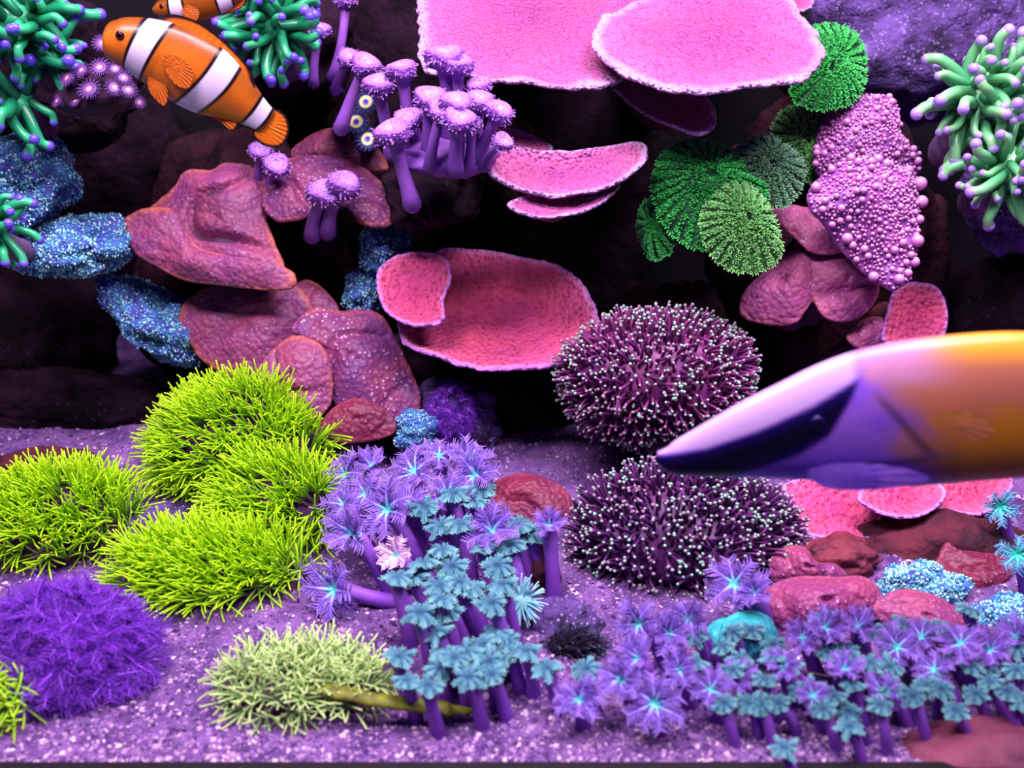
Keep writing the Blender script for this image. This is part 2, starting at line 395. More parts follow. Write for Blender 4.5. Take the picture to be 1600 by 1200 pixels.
plate(t, [(625,505),(640,540),(690,560),(745,574),(800,576),(860,569),(908,548),(935,510),(920,460),(895,430),(850,408),(780,392),(720,388),(680,395),(640,440)], (775, 470), 69, (0, -0.5, 0.86), seed=8, cup=1.1, wave=0.35, m=PLATE2, foot=5, foot_dir=(0, 0.7, -0.7))
plate(t, [(590,425),(592,455),(605,485),(640,503),(680,504),(692,490),(690,465),(702,430),(690,400),(650,392),(610,402)], (645, 447), 66.5, (-0.12, -0.6, 0.78), seed=9, cup=0.5, wave=0.25, m=PLATE2, foot=8, foot_dir=(0.2, 0.9, -0.3))
t = thing('plate_coral', P(1435, 520, 70), 'small upright coral-pink disc plate below the bubbly mushrooms', 'coral')
plate(t, [(1383,532),(1388,490),(1400,455),(1430,442),(1465,450),(1479,480),(1476,520),(1460,537),(1420,545)], (1432, 495), 68, (0.1, -0.8, 0.58), seed=10, cup=0.3, wave=0.15, m=PLATE2, foot=8, foot_dir=(0, 0.95, -0.2))
t = thing('plate_coral', P(1400, 830, 66), 'low coral-pink plate coral with three scalloped shelves above the red rock', 'coral')
plate(t, [(1226,758),(1238,790),(1255,825),(1290,838),(1330,840),(1365,852),(1382,865),(1394,845),(1375,815),(1385,780),(1365,745),(1300,738)], (1312, 795), 63, (0, -0.55, 0.83), seed=11, cup=0.3, wave=0.25, m=PLATE2, foot=3, foot_dir=(0, 0.8, -0.5))
plate(t, [(1342,775),(1365,796),(1400,807),(1440,804),(1468,787),(1474,765),(1440,735),(1380,735)], (1408, 770), 61.5, (0, -0.5, 0.86), seed=12, cup=0.25, wave=0.2, m=PLATE2, foot=4, foot_dir=(0, 0.8, -0.5))
plate(t, [(1460,785),(1490,798),(1530,803),(1562,787),(1580,760),(1570,735),(1500,730),(1462,748)], (1518, 767), 62.5, (0.05, -0.5, 0.86), seed=13, cup=0.25, wave=0.2, m=PLATE2, foot=4, foot_dir=(0, 0.8, -0.5))

# ------------------------------------------------------------------ mushroom corals
def mush_mats(key, top, edge, vein, spot, spot_s=2.6, size=0.2, patch=0.35):
    return mat('mushroom_' + key, ramp=[(0, top), (0.9, top), (0.97, edge), (1.0, edge)], a=vein, ns=0.5, mixn=0.7, rough=0.5, spots=(spot, spot_s, size, patch), bump=(3.0, 0.10, 'bumps'), bump2=(0.8, 0.15, 'noise'), coat=0.05)
PLUM = mush_mats('plum', c(150, 68, 104), c(186, 96, 84), c(122, 60, 120), c(214, 160, 222), 3.4, 0.17, 0.4)
PLUM2 = mush_mats('plum_spotted', c(134, 58, 100), c(168, 76, 88), c(98, 52, 124), c(220, 180, 236), 3.0, 0.24, 0.3)
ROSE = mush_mats('rose', c(186, 92, 140), c(206, 112, 140), c(166, 84, 150), c(226, 176, 226))
CRIM = mush_mats('crimson', c(122, 38, 66), c(146, 56, 78), c(92, 30, 70), c(196, 120, 170), 3.0, 0.16, 0.4)
MUNDER = mat('mushroom_foot', a=c(98, 50, 84), b=c(60, 32, 60), ns=0.6, rough=0.7)
def mushroom(outline, ctr, d, n, label, m, dome=0.6, folds=0.35, ff=0.35, seed=0, foot=6.0, thick=0.28, cat='mushroom coral', extra=None, ruff=0.0):
    def h(R, A, Pw):
        return dome * (1 - R ** 2) + folds * (1 - 0.8 * R ** 2) * (0.5 + 0.8 * vnoise(Pw * ff, seed) - 0.9 * np.exp(-(vnoise(Pw * ff * 0.8 + 31, seed) / 0.12) ** 2)) + 0.05 * fbm(Pw * 1.5, 2, seed) - 0.35 * dome * np.exp(-(R / 0.12) ** 2) + ruff * R ** 3 * np.sin(A * 9 + 2 * fbm(Pw * 0.3, 2, seed))
    mb = MB(); T, nn, R, A, C, nv = disc(mb, outline, ctr, d, n, h, rings=44, seg=180, thick=thick, edge=0.015, seed=seed)
    b = C - nv * foot
    th = thing('mushroom_coral', b, label, cat)
    part('disc', mb, [m, MUNDER], th)
    q = MB(); tube(q, bez(C - nv * 0.55, C - nv * foot * 0.5, b, 6), np.linspace(0.5, 1.3, 6), 14)
    part('stalk', q, MUNDER, th)
    if extra: extra(th)
    return th, T, nn, R, A
NM = (-0.05, -0.75, 0.66)
def rim_fold(th):
    mb = MB()
    def h(R, A, Pw): return 0.55 * (1 - R ** 2) + 0.3 * fbm(Pw * 0.5, 3, 77)
    disc(mb, [(194,352),(212,332),(250,325),(275,335),(290,360),(310,388),(345,398),(400,408),(440,416),(458,432),(450,449),(400,451),(350,445),(290,436),(250,418),(213,395)], (300, 408), 68.4, (-0.1, -0.85, 0.5), h, 30, 200, 0.3, 0.012, 5)
    part('folded_rim', mb, [PLUM, MUNDER], th)
mushroom([(205,350),(245,318),(275,290),(290,268),(330,267),(350,258),(385,260),(412,280),(420,310),(416,345),(428,380),(440,420),(380,430),(300,415),(250,390)], (340, 345), 69.8, NM, 'large plum mushroom coral with a deep folded rim on the brown rock column', PLUM, 0.7, 0.9, 0.3, 21, extra=rim_fold)
mushroom([(412,310),(420,275),(450,250),(490,243),(540,250),(580,270),(610,310),(613,345),(585,353),(560,345),(540,322),(500,326),(470,340),(435,343),(418,330)], (495, 292), 70, (0.05, -0.62, 0.78), 'speckled pink mushroom coral with two purple capped polyps rising before it', PLUM2, 0.4, 0.5, 0.4, 22)
mushroom([(440,250),(480,215),(520,200),(560,205),(592,235),(602,265),(550,262),(490,255),(460,258)], (520, 232), 74, NM, 'dim plum mushroom coral tucked behind the speckled pink one', PLUM, 0.4, 0.3, 0.4, 23)
mushroom([(280,500),(293,470),(330,448),(390,440),(440,440),(470,455),(487,490),(467,520),(432,560),(385,592),(350,583),(315,560),(293,530)], (390, 512), 71, (-0.1, -0.8, 0.58), 'round plum mushroom coral hanging below the folded one', PLUM, 0.7, 0.5, 0.35, 24)
mushroom([(448,458),(480,438),(510,458),(527,487),(495,500),(462,495)], (487, 472), 71.8, NM, 'small smooth plum mushroom coral wedged between larger ones', PLUM, 0.3, 0.2, 0.5, 25)
mushroom([(456,515),(475,490),(500,482),(530,488),(570,485),(600,500),(622,540),(642,580),(656,620),(646,657),(610,668),(570,655),(530,635),(508,600),(495,560),(475,530)], (548, 562), 69.5, (0.12, -0.8, 0.58), 'densely speckled plum mushroom coral with a dark central mouth', PLUM2, 0.7, 0.5, 0.4, 26)
mushroom([(398,595),(415,560),(450,530),(482,530),(507,550),(517,590),(513,632),(490,652),(450,642),(420,617)], (460, 588), 68.5, (-0.1, -0.85, 0.5), 'plum mushroom coral touching the top of the lime star polyp dome', PLUM, 0.6, 0.4, 0.5, 27)
mushroom([(498,672),(520,640),(550,625),(580,628),(607,645),(617,667),(600,682),(550,690),(512,686)], (558, 655), 68, (0, -0.8, 0.6), 'small crimson-brown mushroom coral low beneath the densely speckled one', CRIM, 0.4, 0.3, 0.5, 28)
# right-hand group
mushroom([(1198,332),(1230,321),(1270,327),(1305,340),(1326,370),(1322,388),(1290,394),(1265,389),(1242,368),(1222,350)], (1268, 357), 67, (0.1, -0.6, 0.78), 'rose flap-shaped mushroom coral below the bubbly mushrooms', ROSE, 0.3, 0.3, 0.6, 31, foot=6)
mushroom([(1156,482),(1165,455),(1200,420),(1240,390),(1270,385),(1292,400),(1287,440),(1267,470),(1240,502),(1200,505),(1170,497)], (1225, 445), 68, (-0.3, -0.7, 0.64), 'long rose mushroom coral drooping like a tongue beside the green ribbed one', ROSE, 0.9, 0.5, 0.5, 32, foot=5)
mushroom([(1268,400),(1300,382),(1340,384),(1367,400),(1374,440),(1357,482),(1320,500),(1290,492),(1272,460),(1262,430)], (1318, 440), 67.2, (0.1, -0.8, 0.58), 'wavy rose mushroom coral hanging under the larger bubbly mushroom', ROSE, 0.7, 0.7, 0.6, 33, foot=6)
mushroom([(1326,525),(1345,503),(1370,496),(1393,510),(1388,527),(1365,534),(1345,542)], (1360, 518), 68, (0.1, -0.7, 0.7), 'small puckered rose mushroom coral left of the upright disc plate', ROSE, 0.3, 0.3, 1.0, 34, foot=6)
# lower right and centre
mushroom([(1206,898),(1209,870),(1230,856),(1258,858),(1275,878),(1300,880),(1322,900),(1305,918),(1260,920),(1222,914)], (1255, 888), 57.9, (0, -0.75, 0.66), 'small domed rose mushroom coral with pale dots under the scalloped plates', mush_mats('rose_dotted', c(156, 66, 108), c(166, 80, 112), c(128, 58, 122), c(232, 190, 226), 3.0, 0.2, 0.1), 1.0, 0.4, 0.5, 35, foot=2.5)
mushroom([(1184,942),(1200,920),(1240,904),(1300,903),(1350,903),(1374,925),(1376,955),(1345,978),(1290,990),(1230,990),(1195,972)], (1280, 945), 55.2, (0, -0.7, 0.7), 'broad pillow-like rose mushroom coral with rows of pale dots', MATS['mushroom_rose_dotted'], 1.4, 0.5, 0.4, 36, foot=2.5)
mushroom([(1368,950),(1400,925),(1440,926),(1482,943),(1514,978),(1518,1010),(1460,1010),(1400,985)], (1440, 965), 54.3, (0, -0.7, 0.7), 'smooth pink mushroom coral beside the pillow-like one', MATS['mushroom_rose_dotted'], 1.1, 0.4, 0.4, 37, foot=2.5)
mushroom([(748,795),(770,757),(810,742),(850,748),(888,775),(884,812),(840,822),(790,820)], (815, 780), 64, (0, -0.6, 0.8), 'dark crimson mushroom coral on the sand behind the clove polyps', CRIM, 0.4, 0.4, 0.5, 38, foot=2)
mushroom([(1130,880),(1480,850),(1500,860),(1560,868),(1585,885),(1555,915),(1500,918),(1462,900)][1:], (1525, 888), 58.9, (0, -0.5, 0.86), 'flat dull crimson mushroom coral on gravel under the right-hand plates', CRIM, 0.3, 0.3, 0.5, 39, foot=1.5)
# turquoise smooth cap
TEAL = mush_mats('teal', c(50, 180, 176), c(60, 196, 190), c(60, 140, 190), c(130, 220, 215), 2.0, 0.12, 0.5)
mushroom([(1128,1000),(1135,972),(1160,958),(1190,960),(1210,980),(1212,1010),(1195,1040),(1160,1046),(1135,1030)], (1172, 1000), 52.3, (0.1, -0.75, 0.66), 'smooth turquoise mushroom cap among purple stalks', TEAL, 0.9, 0.15, 0.3, 40, foot=2)
mushroom([(1096,1020),(1105,985),(1130,968),(1150,985),(1150,1030),(1125,1048),(1104,1040)], (1125, 1008), 52.9, (-0.2, -0.75, 0.66), 'second turquoise mushroom cap half hidden behind the smooth one', TEAL, 0.6, 0.2, 0.3, 41, foot=2)

# green ribbed mushrooms with papillae along the ribs
GREEN = [mat('ribbed_green_%d' % k, a=a, b=b, ns=0.6, rough=0.6, bump=(4, 0.08, 'bumps')) for k, (a, b) in enumerate([(c(14, 100, 40), c(16, 60, 32)), (c(60, 104, 46), c(34, 76, 40)), (c(62, 86, 52), c(52, 76, 74))])]
PAP = [mat('papillae_green_%d' % k, ramp=[(0, a), (0.7, b), (1, e)], rough=0.5) for k, (a, b, e) in enumerate([(c(20, 130, 48), c(44, 206, 78), c(130, 236, 156)), (c(58, 124, 50), c(112, 196, 92), c(176, 232, 176)), (c(70, 110, 60), c(118, 180, 110), c(150, 205, 205))])]
def ribbed(outline, ctr, d, n, label, kind, ribs=26, dome=0.9, seed=0, foot=7.5, rows=20, fx=0.0):
    def h(R, A, Pw):
        return dome * (1 - R ** 2) + 0.35 * fbm(Pw * 0.35, 2, seed) + 0.2 * R ** 0.5 * np.abs(np.cos(A * ribs / 2 + 1.2 * fbm(Pw * 0.35, 2, seed + 1))) ** 0.7 - 0.3 * np.exp(-(R / 0.1) ** 2)
    mb = MB(); T, nn, R, A, C, nv = disc(mb, outline, ctr, d, n, h, rings=50, seg=300, thick=0.25, edge=0.02, seed=seed)
    th = thing('ribbed_mushroom_coral', C - nv * foot, label, 'mushroom coral')
    part('disc', mb, [GREEN[kind], MUNDER], th)
    q = MB(); tube(q, bez(C - nv * 0.2, C - nv * 1.5, C + np.array([fx, 0.95, -0.18]) * foot, 8), np.linspace(0.7, 1.3, 8), 14); part('stalk', q, MUNDER, th)
    T0 = T - nv * ((T - C) @ nv)[..., None]; ph = np.abs(np.cos(A * ribs / 2 + 1.2 * fbm(T0 * 0.35, 2, seed + 1)))
    q = MB(); r_ = np.random.default_rng(seed)
    ii, jj = np.where((ph > 0.62) & (R > 0.08)); dens = np.minimum(1, R[ii, jj] * 1.2); k = r_.random(len(ii)) < dens * 0.42
    for i, j in zip(ii[k], jj[k]):
        p = T[i, j]; u = unit(nn[i, j] + 0.35 * (p - C) / (np.linalg.norm(p - C) + .1) + r_.normal(0, 0.3, 3)); L = 0.09 + 0.08 * r_.random()
        tube(q, [p - u * 0.04, p + u * L * 0.6, p + u * L], [0.05, 0.045, 0.035], 4, round_tip=False)
    # fringe on the rim
    for j in range(0, 300, 2):
        p = T[-1, j]; u = unit(unit(p - C) + nv * 0.3 + r_.normal(0, 0.25, 3)); L = 0.12 + 0.16 * r_.random()
        tube(q, [p, p + u * L * 0.6, p + u * L], [0.055, 0.045, 0.03], 4, round_tip=False)
    part('papillae', q, PAP[kind], th, stuff=True)
ribbed([(1022,300),(1028,260),(1050,232),(1085,222),(1120,230),(1150,245),(1168,275),(1195,292),(1190,340),(1150,370),(1110,387),(1070,380),(1038,350)], (1117, 282), 64.5, (-0.25, -0.72, 0.64), 'big vivid green ribbed mushroom coral with dark radial furrows', 0, seed=51, foot=10, fx=0.4)
ribbed([(1096,350),(1108,310),(1135,285),(1165,290),(1192,315),(1217,370),(1217,402),(1190,422),(1150,425),(1118,407),(1102,380)], (1170, 347), 62.8, (-0.1, -0.8, 0.6), 'olive green ribbed mushroom coral overlapping the big vivid one', 1, ribs=22, seed=52)
ribbed([(1148,240),(1172,222),(1205,221),(1237,240),(1252,265),(1247,297),(1226,322),(1195,317),(1168,290),(1153,265)], (1197, 265), 64.8, (0.1, -0.75, 0.64), 'grey-green ribbed mushroom coral with ragged fringe beside the vivid one', 2, ribs=18, seed=53)
ribbed([(1208,202),(1225,177),(1260,169),(1294,175),(1298,215),(1288,262),(1270,290),(1248,272),(1222,240)], (1258, 230), 70, (0.05, -0.75, 0.66), 'dim green ribbed mushroom coral behind the small-bubbled dome', 1, ribs=20, seed=54)
ribbed([(1262,50),(1295,37),(1326,47),(1344,75),(1352,115),(1337,152),(1300,172),(1258,168),(1236,150),(1240,120),(1255,85)], (1290, 118), 68, (0.15, -0.72, 0.66), 'round green ribbed mushroom coral at the edge of the large pink plate', 0, ribs=24, seed=55)
ribbed([(998,350),(1006,320),(1025,313),(1042,330),(1052,365),(1047,397),(1020,402),(1006,380)], (1026, 358), 66.4, (-0.4, -0.75, 0.5), 'small curled green ribbed mushroom coral under the big vivid one', 0, ribs=12, seed=56, foot=10, fx=0.55)

# bubbly mushrooms
BUBM = mat('bubble_skin', a=c(158, 82, 156), b=c(126, 64, 146), ns=0.8, rough=0.4, coat=0.2)
BUB = mat('bubble', ramp=[(0, c(150, 76, 154)), (0.6, c(192, 118, 184)), (1, c(216, 160, 204))], rough=0.3, coat=0.3)
bub_me = None
def bubbly(outline, ctr, d, n, label, seed, nbig=90, nsmall=420, foot=9, dome=1.5, ring=False):
    global bub_me
    def h(R, A, Pw): return dome * (1 - R ** 2) + 0.6 * fbm(Pw * 0.4, 3, seed)
    mb = MB(); T, nn, R, A, C, nv = disc(mb, outline, ctr, d, n, h, rings=36, seg=160, thick=0.4, edge=0.02, seed=seed)
    th = thing('bubbly_mushroom_coral', C - nv * foot, label, 'mushroom coral')
    part('disc', mb, [BUBM, MUNDER], th)
    q = MB(); tube(q, bez(C - nv * 0.2, C - nv * foot * 0.5, C - nv * foot, 6), np.linspace(1.1, 1.4, 6), 14); part('stalk', q, MUNDER, th)
    if bub_me is None:
        v, f = ico(2); m2 = MB(); m2.add(v, f, 0.5 + 0.5 * v[:, 2]); bub_me = m2.mesh('bubble', BUB)
    r_ = np.random.default_rng(seed)
    fl = T.reshape(-1, 3); fn = nn.reshape(-1, 3); fr = R.reshape(-1)
    area_w = fr / fr.sum()
    placed = np.empty((0, 4)); big = 0; small = MB(); sv, sf = ico(1)
    for k in r_.choice(len(fl), 6000, p=area_w):
        p = fl[k]; rr = fr[k]
        s = (0.10 + 0.14 * r_.random() ** 2 + (0.16 * r_.random() if rr > 0.8 else 0)) if len(placed) < nbig else 0.07 + 0.06 * r_.random()
        if ring and rr > 0.84 and len(placed) < nbig and p[0] > C[0]: s *= 1.45
        if len(placed) and np.any(((placed[:, :3] - p) ** 2).sum(1) < (placed[:, 3] + s) ** 2 * 0.72): continue
        placed = np.vstack([placed, [*p, s]])
        q_ = p + fn[k] * s * 0.55
        if len(placed) <= nbig:
            link('bubble', bub_me, th, q_ - base(th), Matrix.Scale(s, 4) )
        else: small.add(sv * s + q_, sf, 0.5 + 0.5 * sv[:, 2])
        if len(placed) >= nbig + nsmall: break
    part('small_bubbles', small, BUB, th, stuff=True)
bubbly([(1278,232),(1288,190),(1310,165),(1345,155),(1385,160),(1402,180),(1408,210),(1440,240),(1437,264),(1400,278),(1340,284),(1300,280),(1276,262)], (1345, 220), 69, (0.1, -0.75, 0.66), 'purple-pink bubbly mushroom coral, the upper rounded dome of the bubbly pair', 61)
bubbly([(1266,302),(1298,267),(1340,252),(1390,258),(1430,275),(1437,310),(1434,350),(1427,400),(1419,437),(1390,450),(1368,425),(1338,392),(1300,352),(1273,328)], (1365, 325), 63.6, (0.15, -0.78, 0.6), 'purple-pink bubbly mushroom coral edged with large pearly bubbles', 62, nbig=130, ring=True)

# ------------------------------------------------------------------ green tentacled euphyllia
def euphyllia(heads, label, cols, seed, basept):
    green = mat('tentacle_' + cols[0], ramp=[(0, cols[1]), (0.6, cols[2]), (1, cols[3])], a=cols[1], ns=1.0, mixn=0.25, rough=0.35, coat=0.25)
    tipm = mat('tip_' + cols[0], a=cols[4], b=cols[5], ns=2, rough=0.35, coat=0.25)
    r_ = np.random.default_rng(seed)
    th = thing('euphyllia_coral', basept, label, 'coral')
    var = []
    for k in range(8):
        L = 1.0; bend = 0.35 + 0.5 * r_.random(); a = r_.random() * 6.28; b = a + r_.normal(0, 1.2)
        dx = np.array([math.cos(a), math.sin(a), 0]); dy = np.array([math.cos(b), math.sin(b), 0])
        pts = bez((0, 0, 0), dx * bend * 0.2 + UPW * 0.6, dx * bend * 0.55 + UPW * 0.85, 8); ext = bez(pts[-1], pts[-1] + (pts[-1] - pts[-2]) * 1.4, pts[-1] + dy * 0.22 + UPW * 0.18, 5)[1:]
        pts = np.vstack([pts, ext]); n = len(pts)
        m1 = MB(); tube(m1, pts, np.concatenate([np.linspace(0.165, 0.135, n - 1), [0.145]]), 9)
        m2 = MB(); dd = unit(pts[-1] - pts[-2]); v, f = ico(2)
        m2.add(v * 0.158 + pts[-1] + dd * 0.045, f, 0.5)
        var.append((m1.mesh('tentacle', green), m2.mesh('tip', tipm)))
    for (px, py, d, r, n, L, view) in heads:
        ctr = P(px, py, d)
        q = MB(); w, f = blob(q, ctr, np.array([1, 0.9, 0.9]) * r * 0.62, 0.1, 2, 4, seed)
        part('flesh', q, green, th)
        q = MB(); tube(q, bez(ctr, ctr + np.array([0, 1.5, -r * 0.8]), ctr + np.array([0, 4.0, -r * 1.3]), 6), np.linspace(r * 0.5, r * 0.4, 6), 12); part('skeleton', q, mat('coral_skeleton', a=c(120, 90, 130), b=c(70, 46, 90), ns=0.8, rough=0.8), th)
        ps, ns_ = blob_samples(w, f, n, r_, lambda cc, nn: nn @ np.asarray(view) > -0.25)
        for p, nn in zip(ps, ns_):
            z = unit(nn + r_.normal(0, 0.28, 3) + np.array([0, -0.15, -0.1]))
            sc = L * (0.75 + 0.5 * r_.random()); m1, m2 = var[r_.integers(8)]
            o = link('tentacle', m1, th, p - z * 0.15 - base(th), frame_z(z, r_.random() * 6.28, sc))
            link('tip', m2, o)
    return th
VW = -FW + np.array([0, 0, 0.3])
PALE = ('pale', c(40, 130, 84), c(112, 196, 128), c(150, 214, 150), c(150, 120, 220), c(190, 160, 230))
RICH = ('rich', c(10, 84, 62), c(36, 172, 110), c(70, 206, 140), c(92, 70, 220), c(120, 96, 235))
euphyllia([(1535, 160, 63, 2.9, 62, 1.95, VW), (1575, 265, 62.5, 2.3, 44, 1.75, VW), (1640, 190, 64, 2.6, 30, 1.9, VW)], 'pale green euphyllia coral with lilac-tipped finger tentacles on the violet rock', PALE, 71, P(1560, 330, 66))
euphyllia([(30, 40, 62, 2.6, 50, 2.0, VW), (75, 85, 63, 1.5, 22, 1.5, VW), (20, 160, 63, 1.8, 18, 1.9, VW)], 'deep green euphyllia coral with blue-tipped tentacles before the clownfish face', RICH, 72, P(30, 200, 66))
euphyllia([(425, 45, 66, 2.3, 46, 1.7, VW), (385, 5, 67, 1.6, 20, 1.5, VW)], 'small green euphyllia coral with violet tips above the clownfish tail', RICH, 73, P(430, 110, 69))
euphyllia([(-25, 360, 61, 2.0, 40, 1.6, VW)], 'green euphyllia coral peeking out beside the turquoise-crusted lumps', RICH, 74, P(-30, 430, 63))

# ------------------------------------------------------------------ purple capped polyps (closed)
STALK = mat('capped_stalk', ramp=[(0, c(104, 60, 150)), (0.6, c(146, 88, 190)), (1, c(170, 108, 205))], a=c(124, 66, 178), ns=1.2, mixn=0.5, rough=0.5)
CAP = mat('capped_crown', ramp=[(0, c(100, 52, 160)), (0.5, c(150, 86, 190)), (1, c(206, 160, 226))], a=c(130, 70, 170), ns=2.5, mixn=0.5, rough=0.5, bump=(5, 0.08, 'bumps'))
def cap_mesh(seed):
    r_ = np.random.default_rng(seed); m = MB()
    nr, ns_ = 22, 48; a = np.linspace(0, 2 * math.pi, ns_, endpoint=False); u = np.linspace(0, 1, nr)
    U, A = np.meshgrid(u, a, indexing='ij')
    prof_r = np.interp(u, [0, 0.15, 0.35, 0.55, 0.75, 0.9, 1], [0.02, 0.35, 0.75, 1.0, 1.02, 0.75, 0.3]); prof_z = np.interp(u, [0, 0.15, 0.35, 0.55, 0.75, 0.9, 1], [0.40, 0.62, 0.82, 0.66, 0.14, -0.3, -0.24])
    wob = 1 + 0.12 * np.sin(A * 3 + seed) * U + 0.07 * np.cos(A * 16) * np.clip(U - 0.3, 0, 1)
    Rr = prof_r[:, None] * wob; Zz = prof_z[:, None] + 0.12 * np.sin(A * 2 + seed * 1.7) * U
    m.add(np.stack([Rr * np.cos(A), Rr * np.sin(A), Zz], -1).reshape(-1, 3), ring_faces(nr, ns_)[:, ::-1], np.repeat(1 - u * 0.9, ns_))  # shading painted into the cap colour, lighter towards the top
    for k in range(60):
        q = r_.random() * 6.28; rr = 0.8 + 0.2 * r_.random(); p = np.array([rr * math.cos(q), rr * math.sin(q), 0.62 * r_.random() - 0.05]); dd = unit([math.cos(q), math.sin(q), -0.1 + 0.5 * r_.normal()])
        tube(m, [p - dd * 0.1, p + dd * 0.12, p + dd * 0.24], [0.07, 0.06, 0.04], 5)
    return m.mesh('cap', CAP)
caps = [cap_mesh(k) for k in range(5)]
def capped(th, items, seed):
    r_ = np.random.default_rng(seed)
    for (x, y, x2, y2, d, rad, *bk) in items:
        k_ = d / F; top = P(x, y, d); bot = P(x2, y2, d + 1.8); mid = (top + bot) / 2 + r_.normal(0, 0.25, 3)
        pth = bez(bot, mid, top, 9); rr = np.array([1.05, 0.95, 0.85, 0.8, 0.76, 0.74, 0.74, 0.78, 0.86]) * rad * k_ * 0.62
        if bk:                             # the foot bends back to the rock it grows on
            pth = np.vstack([bez(P(x2, y2, bk[0]), P(x2, y2, d + 3.2), bot, 7)[:-1], pth]); rr = np.concatenate([np.linspace(1.25, 1.07, 6) * rad * k_ * 0.62, rr])
        m = MB(); tube(m, pth, rr, 10, cap0=True)
        s = part('stalk', m, STALK, th)
        z = unit(unit(top - bot) + np.array([0, -0.25, 0.3]) + r_.normal(0, 0.1, 3))
        link('cap', caps[r_.integers(5)], s, top - base(th), frame_z(z, r_.random() * 6.28, rad * k_ * 1.15))
t = thing('capped_polyp_coral', P(720, 262, 63), 'cluster of purple stalked polyps with shaggy caps beside the pink plates', 'coral')
capped(t, [(695,100,705,225,59.0,26),(715,108,722,225,58.5,20),(628,118,640,235,60.0,21),(592,140,612,240,62.0,21),(615,215,644,318,58.5,24,67),(640,192,660,250,60.0,19),
           (672,160,668,250,58.0,21),(690,178,672,262,57.3,18),(712,168,712,255,57.1,21),(718,195,712,264,56.5,22),(748,140,745,235,59.0,17),(750,163,735,255,58.1,18),(775,180,742,250,57.9,20),(784,225,755,262,57.5,14),(570,108,533,200,64.0,20,74),(735,200,732,262,57.0,15)], 81)
q = MB(); blob(q, P(700, 246, 60.6), (2.7, 1.8, 1.0), 0.15, 2, 4, 82); part('base_mat', q, STALK, t)
t = thing('capped_polyp_coral', P(505, 365, 69), 'pair of purple capped polyps with curved pale stalks before the speckled mushroom', 'coral')
capped(t, [(505,308,488,368,67.5,22,75.5),(536,295,512,362,67.2,22,75.5)], 83)
t = thing('capped_polyp_coral', P(415, 300, 69.5), 'two slender purple capped polyps at the folded mushroom edge', 'coral')
capped(t, [(407,240,410,290,69,15),(432,262,420,300,68.6,17)], 84)
t = thing('capped_polyp_coral', P(520, 130, 73), 'dim purple capped polyps on long thin stalks in the shade', 'coral')
capped(t, [(540,5,520,120,69.5,15,75),(500,52,490,130,70,14,75),(545,95,525,140,69,15,75)], 85)

# ------------------------------------------------------------------ zoanthids
def zoa_mesh(key, skirt, ring, face, mouth, n=30):
    m = MB(); a = np.linspace(0, 2 * math.pi, 40, endpoint=False)
    u = np.array([0.01, 0.14, 0.28, 0.36, 0.5, 0.62, 0.7]); z = np.array([0.1, 0.14, 0.12, 0.12, 0.14, 0.08, -0.06])
    m.add(np.stack([u[:, None] * np.cos(a), u[:, None] * np.sin(a), np.repeat(z[:, None], 40, 1)], -1).reshape(-1, 3), ring_faces(7, 40), np.repeat(u, 40))
    for k in range(n):
        q = k / n * 6.283; dd = np.array([math.cos(q), math.sin(q), 0]); zz = 0.12 if k % 2 else 0.0
        tube(m, [dd * 0.56 + UPW * 0.06, dd * 0.8 + UPW * (0.1 + zz), dd * 1.0 + UPW * (0.05 + zz)], [0.05, 0.045, 0.03], 5, t0=0.8, t1=1.0)
    tube(m, [(0, 0, -0.9), (0, 0, -0.4), (0, 0, 0)], [0.35, 0.4, 0.62], 12, round_tip=False, t0=0.95, t1=0.95)
    return m.mesh('polyp', mat('zoanthid_' + key, ramp=[(0, mouth), (0.16, mouth), (0.2, face), (0.3, ring), (0.46, ring), (0.52, skirt), (1.0, skirt)], rough=0.4))
zy = zoa_mesh('ringed', c(52, 60, 120), c(214, 204, 120), c(96, 96, 200), c(60, 50, 150))
zv = zoa_mesh('violet', c(96, 56, 128), c(120, 60, 130), c(196, 140, 168), c(210, 166, 146))
t = thing('zoanthid_colony', P(580, 215, 69), 'three blue-grey zoanthid polyps with yellow rings beside the purple stalks', 'coral')
q = MB(); blob(q, P(573, 190, 71.6), (0.9, 4.3, 1.5), 0.15, 2, 4, 90); part('base_mat', q, ROCKC['dark'], t)
for x, y in ((572, 160), (557, 191), (575, 218)): link('polyp', zy, t, P(x, y, 66.6) - base(t), frame_z(-FW + np.array([-0.15, 0, 0.1]), 0.3, 0.8))
t = thing('zoanthid_colony', P(150, 180, 64), 'domed cluster of violet zoanthid polyps with pale centres under the clownfish chin', 'coral')
q = MB(); w, f = blob(q, P(150, 145, 64.0), (2.4, 2.4, 1.25), 0.08, 2, 4, 91); part('base_mat', q, mat('zoanthid_mat', a=c(70, 30, 66), b=c(46, 20, 50), ns=1, rough=0.7), t)
for x, y, sc in ((106,122,.62),(140,140,.72),(180,137,.62),(156,106,.62),(128,110,.5),(200,141,.58),(193,122,.5),(90,158,.45),(217,160,.45),(160,68,.6),(180,108,.45),(118,158,.4)):
    dd = 61.4 if y < 150 else 62; link('polyp', zv, t, P(x, y, dd) - base(t), frame_z(np.array([(x - 150) / 90, -0.75, 0.75]), x, sc))

